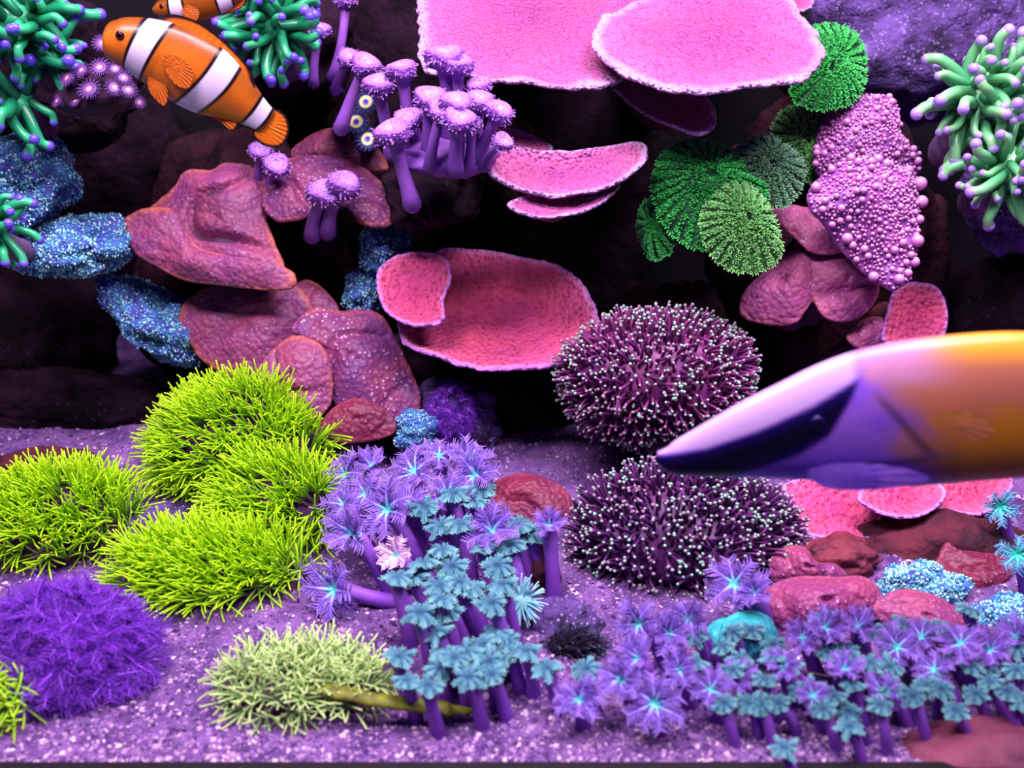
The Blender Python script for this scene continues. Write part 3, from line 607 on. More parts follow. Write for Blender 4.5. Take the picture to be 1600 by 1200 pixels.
# ------------------------------------------------------------------ dense beaded-tentacle domes
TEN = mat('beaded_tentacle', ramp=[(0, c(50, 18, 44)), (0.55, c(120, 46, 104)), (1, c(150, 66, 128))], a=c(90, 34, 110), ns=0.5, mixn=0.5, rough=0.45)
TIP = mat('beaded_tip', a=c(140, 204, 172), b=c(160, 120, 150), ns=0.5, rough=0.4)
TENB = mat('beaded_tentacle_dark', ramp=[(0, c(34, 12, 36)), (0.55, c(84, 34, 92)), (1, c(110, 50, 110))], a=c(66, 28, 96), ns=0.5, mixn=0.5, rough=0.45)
def beaded(px, py, d, r, n, label, seed, mten, bt):
    r_ = np.random.default_rng(seed); ctr = P(px, py, d); th = thing('beaded_anemone_coral', P(px, py + bt, d + 1), label, 'coral')
    q = MB(); w, f = blob(q, ctr, r, 0.1, 1.6, 5, seed); part('body', q, mten, th)
    ps, nn = blob_samples(w, f, n, r_, lambda cc, k: k @ -FW > -0.35)
    a, b = MB(), MB(); sv, sf = ico(1)
    for p, k in zip(ps, nn):
        z = unit(k + r_.normal(0, 0.3, 3) + np.array([0, -0.1, 0.25])); z2 = unit(z + r_.normal(0, 0.35, 3)); L = 0.75 + 0.5 * r_.random()
        pts = bez(p - z * 0.1, p + z * L * 0.6, p + z * L * 0.55 + z2 * L * 0.45, 5)
        tube(a, pts, [0.11, 0.1, 0.09, 0.085, 0.08], 5)
        b.add(sv * (0.088 + 0.03 * r_.random()) + pts[-1] + z2 * 0.05, sf)
    part('tentacles', a, mten, th, stuff=True); part('tentacle_tips', b, TIP, th, stuff=True)
    return ctr
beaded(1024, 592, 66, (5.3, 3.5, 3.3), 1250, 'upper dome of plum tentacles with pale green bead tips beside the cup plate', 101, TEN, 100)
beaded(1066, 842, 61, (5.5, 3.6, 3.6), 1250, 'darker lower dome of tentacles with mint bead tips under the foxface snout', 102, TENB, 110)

# ------------------------------------------------------------------ lime star polyps
def star_variant(spread0, spread1, key, cols, seed, L=1.2, n=8, rad=0.052):
    r_ = np.random.default_rng(seed); m = MB()
    for k in range(n):
        a = k / n * 6.283 + r_.normal(0, 0.15); dd = np.array([math.cos(a), math.sin(a), 0]); s0 = math.radians(spread0 + r_.random() * 14); s1 = math.radians(spread1 + r_.normal(0, 14))
        d0 = dd * math.sin(s0) + UPW * math.cos(s0); d1 = dd * math.sin(s1) + UPW * math.cos(s1); l = L * (0.75 + 0.45 * r_.random())
        tube(m, bez((0, 0, -0.05), d0 * l * 0.55, d0 * l * 0.5 + d1 * l * 0.55, 6), np.array([1.15, 1.1, 1.0, 1, 0.95, 0.85]) * rad, 5)
    v, f = ico(1); m.add(v * np.array([0.14, 0.14, 0.1]), f, 0.0)
    tube(m, [(0, 0, -0.5), (0, 0, -0.2), (0, 0, 0.02)], [0.12, 0.11, 0.12], 6, round_tip=False, t0=0, t1=0)
    return m.mesh('polyp', mat('star_' + key, ramp=[(0, cols[0]), (0.18, cols[1]), (0.5, cols[2]), (1, cols[3])], a=cols[1], ns=0.35, mixn=0.25, rough=0.45))
LIME = (c(92, 56, 104), c(96, 140, 40), c(150, 214, 14), c(190, 240, 16))
SAGE = (c(110, 84, 130), c(120, 150, 100), c(160, 200, 110), c(206, 232, 150))
comb = [star_variant(8, 26, 'lime', LIME, 110 + k, 2.0, rad=0.048) for k in range(5)]; star = [star_variant(50, 100, 'lime', LIME, 120 + k, 1.6, rad=0.052) for k in range(5)]
sage = [star_variant(22, 60, 'sage', SAGE, 130 + k, 1.3, rad=0.045) for k in range(5)]
MATM = mat('star_mat', a=c(96, 46, 104), b=c(60, 28, 74), ns=0.8, rough=0.7, bump=(2, 0.2, 'noise'))
def star_colony(px, py, d, r, n, label, seed, flow, lo=None, star_low=0.35, vs=None, sc=1.0):
    r_ = np.random.default_rng(seed); ctr = P(px, py, d); th = thing('star_polyp_colony', (ctr[0], ctr[1], max(0, ctr[2] - r[2])), label, 'coral')
    q = MB(); w, f = blob(q, ctr, r, 0.12, 1.8, 5, seed); part('base_mat', q, MATM, th)
    ps, nn = blob_samples(w, f, n, r_, lambda cc, k: (k @ (-FW) > -0.45) & (cc[:, 2] > 0.05))
    fl = np.asarray(flow, float)
    for p, k in zip(ps, nn):
        hgt = (p[2] - ctr[2]) / r[2]; low = hgt < star_low and r_.random() < 0.75
        if low and not vs and r_.random() < 0.45: continue
        if vs: me = vs[r_.integers(len(vs))]
        else: me = (star if low else comb)[r_.integers(5)]
        z = unit(k + r_.normal(0, 0.22, 3) + (0.25 if low else 1.0) * fl + (0.8 * -FW if low else 0))
        link('polyp', me, th, p + k * 0.25 - base(th), frame_z(z, r_.random() * 6.28, sc * (0.85 + 0.3 * r_.random())))
star_colony(378, 705, 67.3, (4.1, 3.1, 2.8), 250, 'tall dome of lime green star polyps at the foot of the plum mushrooms', 141, (-0.45, -0.25, 0.25), star_low=-0.2)
star_colony(105, 835, 62.5, (3.9, 3.0, 2.3), 170, 'lime green star polyp mound standing above the purple feathery ball', 142, (-0.2, -0.3, 0.1), star_low=0.35)
star_colony(435, 805, 63, (2.6, 2.2, 2.3), 140, 'dense lime green star polyp knob beside the feathery clove polyps', 143, (-0.75, -0.35, 0.25), star_low=-0.3)
star_colony(335, 915, 58.6, (4.6, 2.2, 1.6), 180, 'sprawling lime green star polyp mat with open stars along its lower edge', 144, (-0.6, -0.35, 0.1), star_low=0.5)
star_colony(475, 1085, 50.6, (3.6, 1.7, 1.3), 85, 'paler sage green star polyp mat close to the front glass', 145, (0.3, -0.1, 0.25), vs=sage)
star_colony(0, 1096, 49.2, (1.0, 1.0, 0.9), 26, 'small clump of lime star polyps below the purple feathery ball', 146, (0.3, -0.1, 0.2), vs=star, sc=0.9)

# ------------------------------------------------------------------ feathery clove polyps
CLV = mat('clove_stalk', ramp=[(0, c(96, 44, 150)), (0.5, c(134, 72, 190)), (1, c(154, 98, 206))], a=c(118, 60, 178), ns=1.0, mixn=0.5, rough=0.5)
def feather_mesh(key, cols, seed, cup=40, pin=15, plump=1.0):
    """open crown: eight pinnate tentacles, radius 1"""
    r_ = np.random.default_rng(seed); m = MB()
    for k in range(8):
        a = k / 8 * 6.283 + r_.normal(0, 0.12); dd = np.array([math.cos(a), math.sin(a), 0]); sd = np.array([-math.sin(a), math.cos(a), 0])
        s0 = math.radians(cup * 0.6 + r_.normal(0, 8)); s1 = math.radians(cup + 38 + r_.normal(0, 12))
        d0 = dd * math.sin(s0) + UPW * math.cos(s0); d1 = dd * math.sin(s1) + UPW * math.cos(s1); l = 0.88 + 0.2 * r_.random()
        pts = bez((0, 0, 0), d0 * l * 0.5, d0 * l * 0.45 + d1 * l * 0.6, 9)
        tube(m, pts, np.linspace(0.085, 0.035, 9) * plump, 5)
        for i in range(pin):
            u = 0.22 + 0.78 * i / (pin - 1); x = u * 8; j = min(int(x), 7); p = pts[j] + (pts[j + 1] - pts[j]) * (x - j); fwd = unit(pts[j + 1] - pts[j])
            nl = 0.26 * math.sin(min(1, u * 1.2) * 2.2) + 0.08
            for sg in (-1, 1):
                e = unit(sd * sg + fwd * 0.7 + UPW * 0.25 + r_.normal(0, 0.12, 3)) * nl * (0.8 + 0.4 * r_.random())
                tube(m, [p, p + e * 0.55, p + e + UPW * 0.03], np.array([0.026, 0.023, 0.012]) * plump, 3, round_tip=False, t0=max(u, 0.62), t1=1.0)
    v, f = ico(2); m.add(v * np.array([0.2, 0.2, 0.12]), f, 0.0)
    return m.mesh('crown' if key != 'xenia' else 'polyp', mat('clove_' + key, ramp=cols, rough=0.45))
def pleat_mesh(key, seed, cols):
    """half-closed crown: eight blunt lobes with crimped edges, radius 1"""
    r_ = np.random.default_rng(seed); m = MB(); ns_, nr = 128, 16
    a = np.linspace(0, 2 * math.pi, ns_, endpoint=False); u = np.linspace(0.02, 1, nr); U, A = np.meshgrid(u, a, indexing='ij')
    lob = np.abs(np.cos(A * 4 + 0.3 * seed)) ** 0.6; li = np.floor((A * 4 + 0.3 * seed) / math.pi + 0.5).astype(int) % 8; ll = r_.normal(0, 0.13, 8)[li] * lob; dr = r_.normal(0, 0.22, 8)[li] * lob; Rr = U * (0.62 + (0.40 + ll) * lob * U) * (1 + 0.06 * np.cos(A * 40) * U ** 3)
    Zz = 0.34 * np.sin(U * 2.4) - (0.16 - dr) * U ** 3 + 0.22 * U * (lob - 0.7) - 0.07 * np.exp(-((lob - 1) / 0.04) ** 2) * U - 0.045 * np.cos(A * 24 + seed) * U
    m.add(np.stack([Rr * np.cos(A), Rr * np.sin(A), Zz], -1).reshape(-1, 3), ring_faces(nr, ns_), np.clip(0.2 + 0.7 * U * (0.3 + 0.7 * lob) - 0.28 * (np.cos(A * 24 + seed) > 0.45) * (U > 0.2), 0, 1).reshape(-1))  # pleat shading painted in: colour drops in the fine grooves
    B = np.stack([Rr * np.cos(A) * 0.97, Rr * np.sin(A) * 0.97, Zz - 0.09], -1)[::3]; m.add(B.reshape(-1, 3), ring_faces(len(B), ns_)[:, ::-1], 0.6)
    for k in range(64):
        j = k * 2; p = np.array([Rr[-1, j] * math.cos(a[j]), Rr[-1, j] * math.sin(a[j]), Zz[-1, j]]); e = unit([math.cos(a[j]), math.sin(a[j]), 0.1 + 0.3 * r_.normal()]) * (0.08 + 0.06 * r_.random())
        tube(m, [p - e * 0.4, p + e * 0.5, p + e], [0.035, 0.03, 0.02], 4, round_tip=False, t0=1, t1=1)
    return m.mesh('crown', mat('clove_' + key, ramp=cols, rough=0.5, bump=(8, 0.03, 'noise')))
PURC = [(0, c(120, 236, 222)), (0.3, c(110, 212, 214)), (0.55, c(160, 150, 220)), (0.7, c(126, 92, 200)), (1, c(150, 114, 208))]
WHTC = [(0, c(80, 220, 210)), (0.3, c(140, 214, 214)), (0.6, c(214, 180, 226)), (1, c(232, 190, 232))]
TEALC = [(0, c(32, 62, 96)), (0.3, c(50, 96, 124)), (0.7, c(84, 146, 158)), (1, c(130, 188, 184))]
feath = [feather_mesh('feather', PURC, 150 + k, 30 + 8 * k) for k in range(4)]
white = [feather_mesh('pale_feather', WHTC, 160, 30, 12, 1.7)]
pleat = [pleat_mesh('pleated', 170 + k, TEALC) for k in range(5)]
GREENC = [(0, c(40, 226, 190)), (0.4, c(60, 210, 180)), (1, c(120, 170, 220))]
greenf = [feather_mesh('green_feather', GREENC, 165, 45, 10, 1.5)]
def clove(th, items, seed, off=(28, 105), fat=1.0, lift=0.8):
    """items: crown pixel, crown width in pixels, kind, optional stalk offset and facing"""
    r_ = np.random.default_rng(seed)
    for it in items:
        x, y, wpx, kind = it[:4]; ox, oy = it[4] if len(it) > 4 and it[4] else (off[0] + r_.normal(0, 8), off[1] + r_.normal(0, 10))
        B = ground(x + ox, y + oy, 0.0); db = (B - CAM) @ FW; dc = db - lift - 0.4 * r_.random(); Cp = P(x, y, dc); Cp[2] = max(Cp[2], 0.5)
        rad = wpx / 2 * dc / F; sr = (max(0.13, min(0.34, rad * (0.42 if kind == 'p' else 0.30)))) * fat
        mid = (B + Cp) / 2 + r_.normal(0, 0.12, 3) + np.array([0, -0.2, 0.2])
        ax = unit(Cp - B); m = MB(); tube(m, bez(B - UPW * 0.5, mid, Cp - ax * sr * 1.0, 8), np.array([1.15, 1.1, 1.0, 0.95, 0.92, 0.92, 0.98, 1.08]) * sr, 9, round_tip=True)
        s = part('stalk', m, CLV, th)
        if kind == 'p': z = unit(ax * 0.5 + np.array([0, -0.15, 0.9]) + r_.normal(0, 0.2, 3)); me = pleat[r_.integers(5)]
        else:
            fc = it[5] if len(it) > 5 else None
            z = unit((ax * 0.7 + np.array([0, -0.55, 0.35]) + r_.normal(0, 0.15, 3)) if fc is None else np.asarray(fc, float)); me = {'f': feath, 'w': white, 'g': greenf}[kind][r_.integers({'f': 4, 'w': 1, 'g': 1}[kind])]
        link('crown', me, s, Cp - base(th), frame_z(z, r_.random() * 6.28, rad))
def zz(lst, ox, oy, k, w, kind, jit=0): return [(ox + a * k, oy + b * k, w, kind) for a, b in lst]
t = thing('clove_polyp_coral', ground(640, 900), 'clump of feathery violet clove polyps with turquoise hearts by the lime star polyps', 'coral')
clove(t, [(528,922,112,'f',(110,10),(-0.45,-0.75,0.5)),(545,746,90,'f',(5,70),(-0.5,-0.4,0.75)),(580,733,70,'f',(0,70),(0.1,-0.35,0.9)),(650,742,95,'f',(20,100),(-0.3,-0.5,0.8)),(743,745,95,'f',(25,100),(-0.1,-0.7,0.7)),
          (612,800,120,'f',(55,95),(-0.5,-0.5,0.7)),(557,836,105,'f',(60,90),(-0.5,-0.65,0.6)),(623,870,72,'w',(40,50),(-0.3,-0.7,0.6)),(767,834,105,'f',(10,100),(0,-0.6,0.8)),(858,824,66,'f',(8,104),(0,-0.6,0.8)),
          (638,788,70,'f',(30,90),(0.1,-0.5,0.85)),(540,792,80,'f',(60,95),(-0.5,-0.5,0.7)),(686,716,70,'f',(10,90),(0.1,-0.4,0.9)),(700,775,80,'f',(20,90),(0.1,-0.6,0.8)),(575,775,80,'f',(40,90),(-0.3,-0.6,0.75)),(730,720,80,'f',(10,90),(0.3,-0.4,0.85))], 181, fat=1.25)
t = thing('clove_polyp_coral', ground(740, 1000), 'clump of thick purple stalks topped with blue-teal pleated crowns on the sand', 'coral')
up = [(900,380),(1040,360),(1010,435),(750,450),(835,550),(935,540),(1230,540),(1290,580),(1050,655),(1190,650),(835,675),(745,745),(890,760),(1125,755),(600,820),(690,810),(825,860),(930,840),(1150,850),(720,1000),(860,985),(835,930),(1095,950),(985,870)]
clove(t, zz(up, 440, 660, 0.3, 48, 'p'), 182, off=(30, 95), fat=1.15)
t = thing('clove_polyp_coral', ground(720, 1110), 'low clump of blue-teal pleated crowns near the front glass beside the sage polyps', 'coral')
lo_ = [(330,350),(170,450),(360,440),(400,455),(340,500),(200,550),(290,570),(520,400),(580,350),(620,390),(640,440),(700,425),(545,470),(555,525),(460,535),(785,495),(950,500),(450,430)]
clove(t, zz(lo_, 560, 860, 0.375, 46, 'p'), 183, off=(18, 62), fat=1.2)
t = thing('clove_polyp_coral', ground(905, 1130), 'single feathery clove polyp spread flat by the front glass', 'coral')
clove(t, [(905,1096,95,'f',(5,35),(0,-0.6,0.8))], 184)
t = thing('clove_polyp_coral', ground(1060, 1080), 'bushy violet feather clove polyps in front of the mint-beaded dome', 'coral')
clove(t, [(1148,915,105,'f',(30,60),(-0.3,-0.6,0.75)),(1080,968,85,'f',(40,60),(-0.4,-0.7,0.6)),(1002,975,95,'f',(50,70),(-0.6,-0.6,0.5)),(1045,992,85,'f',(30,60),(-0.1,-0.7,0.7)),(1000,1030,85,'f',(30,60),(-0.4,-0.6,0.7)),(972,1062,90,'f',(30,50),(-0.4,-0.7,0.6)),
          (1060,1047,80,'f',(20,50),(0,-0.7,0.7)),(1022,1100,105,'f',(10,40),(0,-0.7,0.7)),(1110,1080,80,'f',(20,40)),(1180,930,75,'f',(20,60))], 185, fat=1.2)
t = thing('clove_polyp_coral', ground(1330, 1080), 'wide thicket of small purple clove polyps with teal crowns at the right', 'coral')
rt_ = [(75,640),(235,630),(310,620),(190,690),(405,680),(265,745),(70,755),(230,790),(15,790),(410,730),(640,715),(715,705),(735,765),(820,760),(610,560),(900,775),(960,590),(1100,605),(1190,645),(830,625),(890,670),(1150,740),(1085,800),(1240,770),(1310,770),(1235,535),(1325,840),(1430,635),(1440,790),(910,860),(1265,890),(1400,880),(1450,915),(195,930),(300,930),(350,935),(425,930),(615,955),(725,965),(370,830),(740,850),(730,1030),(450,1120),(1440,690),(560,860),(480,760),(520,880),(1000,900),(1060,860),(1120,870),(860,940),(1180,960),(660,900)]
clove(t, zz(rt_, 1060, 760, 0.3666, 40, 'p'), 186, off=(26, 52), fat=1.15, lift=0.5)
clove(t, [(1290,985,80,'f'),(1340,985,75,'f'),(1400,1015,90,'f'),(1255,1000,70,'f'),(1440,1000,75,'f'),(1500,1010,80,'f'),(1545,1020,80,'f'),(1590,1000,80,'f'),(1225,1045,70,'f'),(1320,1050,70,'f'),(1460,1050,75,'f'),(1150,1060,70,'f'),(1380,1085,70,'f'),(1270,1090,65,'f')], 187, off=(30, 50), fat=1.2, lift=0.5)
t = thing('clove_polyp_coral', ground(60, 985), 'two small feathery polyps between the lime mound and purple ball', 'coral')
clove(t, [(80,945,62,'f',(30,35),(-0.2,-0.7,0.7)),(10,958,60,'f',(5,35),(-0.1,-0.7,0.7))], 188)
t = thing('clove_polyp_coral', P(1590, 850, 64), 'bright turquoise feathery polyps at the edge of the scalloped plates', 'coral')
clove(t, [(1562,790,62,'g',(20,60),(-0.2,-0.9,0.3)),(1588,865,70,'g',(20,60),(-0.2,-0.8,0.4))], 189)

# pale anemone-like polyp and other singles
def anemone(px, py, d, rad, label, seed, cols, name, z=(0.3, -0.75, 0.55), n=70):
    r_ = np.random.default_rng(seed); ctr = P(px, py, d); th = thing(name, ctr + np.array([0, 0.8, -1.0]), label, 'coral'); z = unit(z)
    q = MB(); v, f = ico(4); M3 = np.array(frame_z(z).to_3x3()); w = (v * np.array([rad * .62, rad * .62, rad * .4])) @ M3.T + ctr; q.add(w, f, 0.2); part('body', q, mat(name + '_skin', ramp=[(0, cols[0]), (0.5, cols[1]), (1, cols[2])], rough=0.5), th)
    q = MB(); tube(q, [ctr + np.array([0, 1.0, -1.6]), ctr + np.array([0, 0.5, -0.8]), ctr], [rad * .5, rad * .4, rad * .4], 12); part('stalk', q, CLV, th)
    q = MB()
    for k in range(n):
        a = r_.random() * 6.28; rr = 0.25 + 0.75 * r_.random() ** 0.5; dd = np.array([math.cos(a), math.sin(a), 0.75 * (1 - rr)]) ; L = rad * (0.4 + 0.25 * r_.random())
        p = np.array([math.cos(a) * rr * .58, math.sin(a) * rr * .58, 0.38 * math.sqrt(max(0, 1 - rr * rr * .8))]) * rad; e = unit(dd + r_.normal(0, .12, 3)) * L
        pts = bez(p, p + e * 0.5, p + e + UPW * 0.1 * rad, 5) @ M3.T + ctr
        tube(q, pts, np.linspace(0.06, 0.03, 5) * rad / 1.1, 5, t0=0.3)
    part('tentacles', q, MATS[name + '_skin'], th, stuff=True)
anemone(812, 938, 54.4, 1.15, 'pale mint anemone fringed with short tentacles beside the pleated crowns', 191, (c(150, 214, 210), c(110, 186, 204), c(170, 224, 220)), 'fringed_anemone')

# purple feathery ball and small xenia
XEN = [(0, c(196, 130, 236)), (0.4, c(168, 96, 228)), (0.65, c(124, 52, 198)), (1, c(120, 50, 190))]
xen = [feather_mesh('xenia', XEN, 200 + k, 44, 8, 0.75) for k in range(4)]
def xenia(px, py, d, r, n, sc, label, seed, flow=(0, -0.1, 0.2)):
    r_ = np.random.default_rng(seed); ctr = P(px, py, d); th = thing('feathery_xenia_coral', (ctr[0], ctr[1], max(0, ctr[2] - r[2])), label, 'coral')
    q = MB(); w, f = blob(q, ctr, r, 0.1, 1.6, 4, seed); part('body', q, mat('xenia_body', a=c(70, 24, 124), b=c(48, 16, 92), ns=0.8, rough=0.6), th)
    ps, nn = blob_samples(w, f, n, r_, lambda cc, k: (k @ (-FW) > -0.4) & (cc[:, 2] > 0.0))
    for p, k in zip(ps, nn): link('polyp', xen[r_.integers(4)], th, p + k * 0.15 - base(th), frame_z(k + r_.normal(0, 0.25, 3) + np.asarray(flow), r_.random() * 6.28, sc * (0.8 + 0.4 * r_.random())))
xenia(110, 1030, 52, (3.4, 2.6, 2.5), 95, 1.3, 'deep purple feathery ball of fine star polyps on the sand', 201)
xenia(705, 645, 69.6, (1.1, 1.0, 1.2), 34, 0.7, 'small dark purple feathery tuft under the cup plate', 202)

# ------------------------------------------------------------------ turquoise-crusted lumps
TQ = mat('turquoise_crust', a=c(70, 130, 190), b=c(66, 60, 160), ns=0.8, rough=0.7, spots=(c(150, 226, 232), 3.2, 0.3, 0.6), bump=(3, 0.25, 'noise'))
TQG = mat('turquoise_granule', ramp=[(0, c(54, 104, 160)), (0.5, c(110, 204, 216)), (1, c(214, 246, 244))], rough=0.5)
def crusted(px, py, d, r, n, label, seed, rotz=0, tilt=0, gs=0.062):
    r_ = np.random.default_rng(seed); ctr = P(px, py, d); th = thing('turquoise_crusted_lump', ctr - UPW * r[2] * 0.8, label, 'rock')
    q = MB(); w, f = blob(q, ctr, r, 0.3, 1.9, 5, seed, tilt=tilt, oct=6); part('stone', q, TQ, th)
    a, b, cc = w[f[:, 0]], w[f[:, 1]], w[f[:, 2]]; nn = unit(np.cross(b - a, cc - a)); ct = (a + b + cc) / 3
    msk = np.where((nn @ (-FW) > -0.2) & (fbm(ct * 0.7, 2, seed) > -0.7))[0]; sv, sf = ico(1); g = MB()
    for k in r_.choice(msk, n * 3): g.add((sv * (gs * (0.5 + r_.random())) * np.array([1, 1, 1.3])) + ct[k] + nn[k] * 0.05, sf, r_.random())
    part('granules', g, TQG, th, stuff=True)
crusted(42, 280, 67.6, (2.8, 3.6, 2.6), 900, 'large turquoise-crusted lump beside the peeking green tentacles', 211)
crusted(112, 385, 68.6, (3.4, 3.4, 1.75), 900, 'pale turquoise-crusted ledge touching the folded plum mushroom', 212)
crusted(232, 490, 72.6, (2.9, 2.8, 1.3), 420, 'speckled blue-violet crusted ridge below the folded plum mushroom', 213, tilt=math.radians(42))
crusted(275, 530, 72.5, (1.6, 1.5, 1.9), 260, 'white-flecked violet crusted lump against the round plum mushroom', 214)
crusted(600, 385, 73.4, (1.5, 3.2, 1.8), 260, 'turquoise-flecked lump above the small coral-pink plate', 215)
crusted(570, 458, 73.6, (1.3, 3.0, 1.6), 240, 'turquoise-flecked lump between speckled mushroom and coral-pink plate', 216)
crusted(650, 675, 69, (1.35, 1.1, 1.5), 200, 'blue-grey flecked lump beside the densely speckled mushroom', 217, gs=0.05)
crusted(1436, 918, 57.4, (2.2, 1.3, 1.2), 700, 'mint-crusted arched lump above the smooth pink mushroom', 218)
crusted(1578, 970, 56.2, (1.8, 1.2, 1.3), 600, 'mint-crusted lump at the right beyond the purple thicket', 219)
crusted(285, 858, 60.6, (1.3, 0.8, 0.7), 220, 'small pale blue crusted lump in the gap of the lime polyps', 220)

# dark hair-algae tuft
r_ = np.random.default_rng(231); ctr = P(898, 1012, 53.6); t = thing('algae_tuft', (ctr[0], ctr[1], 0), 'dark bristly algae tuft with pale flecks on the sand', 'algae')
q = MB(); w, f = blob(q, ctr, (1.3, 0.9, 0.75), 0.15, 2, 4, 231); part('holdfast', q, ROCKC['dark'], t)
ps, nn = blob_samples(w, f, 380, r_, lambda cc, k: k @ -FW > -0.4); q = MB()
for p, k in zip(ps, nn):
    e = unit(k + r_.normal(0, 0.3, 3) + np.array([0.7, -0.1, 0.2])) * (0.35 + 0.35 * r_.random()); tube(q, [p, p + e * 0.5, p + e - UPW * 0.06], [0.035, 0.03, 0.02], 4, round_tip=False, t0=0, t1=r_.random())
part('bristles', q, mat('bristle', ramp=[(0, c(26, 22, 44)), (0.7, c(66, 66, 104)), (1, c(150, 190, 200))], rough=0.5), t, stuff=True)

# sponge under the scalloped plates
mb = MB(); ctr = P(1308, 874, 59.4); w, f = blob(mb, ctr, (2.2, 1.3, 1.3), 0.2, 2, 5, 241)
lone('encrusting_sponge', mb, mat('sponge', a=c(122, 44, 62), b=c(90, 32, 56), ns=0.6, rough=0.7, bump=(1.5, 0.3, 'noise')), ctr - UPW * 1.2, 'rusty red encrusting sponge under the scalloped coral-pink plates', 'sponge')

# ------------------------------------------------------------------ fish
def interp_curve(x, xs_, ys_):
    return np.interp(x, xs_, ys_)
def fish_body(line, half, Y0, width, nr, ns_, colour, bend=None):
    """lofted body. line: centre-line pixels, half: half heights in pixels, on the upright plane y = Y0; width: half thickness / half height along s"""
    line = np.asarray(line, float); s_ = np.concatenate([[0], np.cumsum(np.linalg.norm(np.diff(line, axis=0), axis=1))]); s_ /= s_[-1]
    s = np.linspace(0, 1, nr) ** 1.25
    def sm(ys_): # smooth interpolation through few points
        ys_ = np.asarray(ys_, float); m = np.gradient(ys_, s_)
        k = np.clip(np.searchsorted(s_, s, 'right') - 1, 0, len(s_) - 2); hh = s_[k + 1] - s_[k]; t = (s - s_[k]) / hh
        return (2*t**3-3*t**2+1)*ys_[k] + (t**3-2*t**2+t)*hh*m[k] + (-2*t**3+3*t**2)*ys_[k+1] + (t**3-t**2)*hh*m[k+1]
    cx, cy, hh = sm(line[:, 0]), sm(line[:, 1]), np.maximum(sm(half), 0.5)
    tx, ty = np.gradient(cx), np.gradient(cy); l = np.hypot(tx, ty); nx, ny = ty / l, -tx / l        # "up" in the picture plane
    a = np.linspace(0, 2 * math.pi, ns_, endpoint=False); V = np.empty((nr, ns_, 3)); px = np.empty((nr, ns_)); py = np.empty((nr, ns_))
    k_ = np.linalg.norm(on_plane(801, 600, (0, Y0, 0), np.array([0, 1.0, 0])) - on_plane(800, 600, (0, Y0, 0), np.array([0, 1.0, 0])))
    wd = np.interp(s, *width)
    for i in range(nr):
        for j in range(ns_):
            u = math.cos(a[j]); x = cx[i] + nx[i] * hh[i] * u; y = cy[i] + ny[i] * hh[i] * u
            p = on_plane(x, y, (0, Y0, 0), np.array([0, 1.0, 0])); off = math.sin(a[j]) * hh[i] * wd[i] * k_
            V[i, j] = p + np.array([0, -off + (bend(s[i]) if bend else 0), 0]); px[i, j] = x; py[i, j] = y
    mb = MB(); SS = np.repeat(s[:, None], ns_, 1); UU = np.repeat(np.cos(a)[None], nr, 0)
    colr = colour(px, py, SS, UU)
    # vertex colours are stored linear
    cl = np.where(colr <= 0.04045, colr / 12.92, ((np.maximum(colr, 0) + 0.055) / 1.055) ** 2.4); cl = np.concatenate([cl, np.ones(cl.shape[:2] + (1,))], -1)
    f = ring_faces(nr, ns_)
    mb.add(V.reshape(-1, 3), f, SS.reshape(-1), 0, cl.reshape(-1, 4))
    return mb, V, (cx, cy, hh, s)
def lerp3(a, b, t): return np.asarray(a, float)[None, None] * (1 - t[..., None]) + np.asarray(b, float)[None, None] * t[..., None]
def sstep(a, b, x): t = np.clip((x - a) / (b - a), 0, 1); return t * t * (3 - 2 * t)
FISHM = mat('fish_skin', vcol=True, rough=0.35, spec=0.4, coat=0.2, bump=(6, 0.004, 'bumps'))
def fin(outline, Y0, name, th, m, n_rays=14, amp=0.02, thick=0.05, sway=0.0, root=None, parent=None):
    """fin membrane on the plane y = Y0 with raised rays; outline in pixels, root: pixel the rays fan from"""
    mb = MB(); pts = [on_plane(x, y, (0, Y0, 0), np.array([0, 1.0, 0])) for x, y in outline]
    O = smooth_closed(pts, 90); C = O.mean(0); rr = np.linspace(0.02, 1, 12); V = C + (O[None] - C) * rr[:, None, None]
    Rp = np.asarray(on_plane(*root, (0, Y0, 0), np.array([0, 1.0, 0])))
    an = np.arctan2(V[..., 2] - Rp[2], V[..., 0] - Rp[0]); dist = np.linalg.norm(V - Rp, axis=-1)
    V = V + np.array([0, 1.0, 0]) * (amp * np.sin(an * n_rays * 4))[..., None] + np.array([0, 1.0, 0]) * (sway * dist)[..., None]
    edge = thick * (1 - 0.7 * rr)[:, None, None] * np.array([0, 1.0, 0])
    f = ring_faces(12, 90); mb.add((V - edge).reshape(-1, 3), f, np.repeat(rr, 90)); mb.add((V + edge).reshape(-1, 3), f[:, ::-1], np.repeat(rr, 90))
    return part(name, mb, m, th, parent=parent)
def eye(th, px, py, Y0, off, rad, iris, pupil):
    p = on_plane(px, py, (0, Y0, 0), np.array([0, 1.0, 0])); v, f = ico(3)
    for sg in (-1, 1):
        m = MB(); m.add(v * np.array([rad, rad * 0.45, rad]) + p + np.array([0, sg * off, 0]), f); e = part('eye', m, iris, th)
        m = MB(); m.add(v * np.array([rad * .62, rad * 0.3, rad * .62]) + p + np.array([0, sg * (off + rad * 0.24), 0]), f); part('pupil', m, pupil, th, parent=e)
BLACK = mat('pupil_black', a=c(8, 4, 16), b=c(8, 4, 16), rough=0.1, spec=0.6)

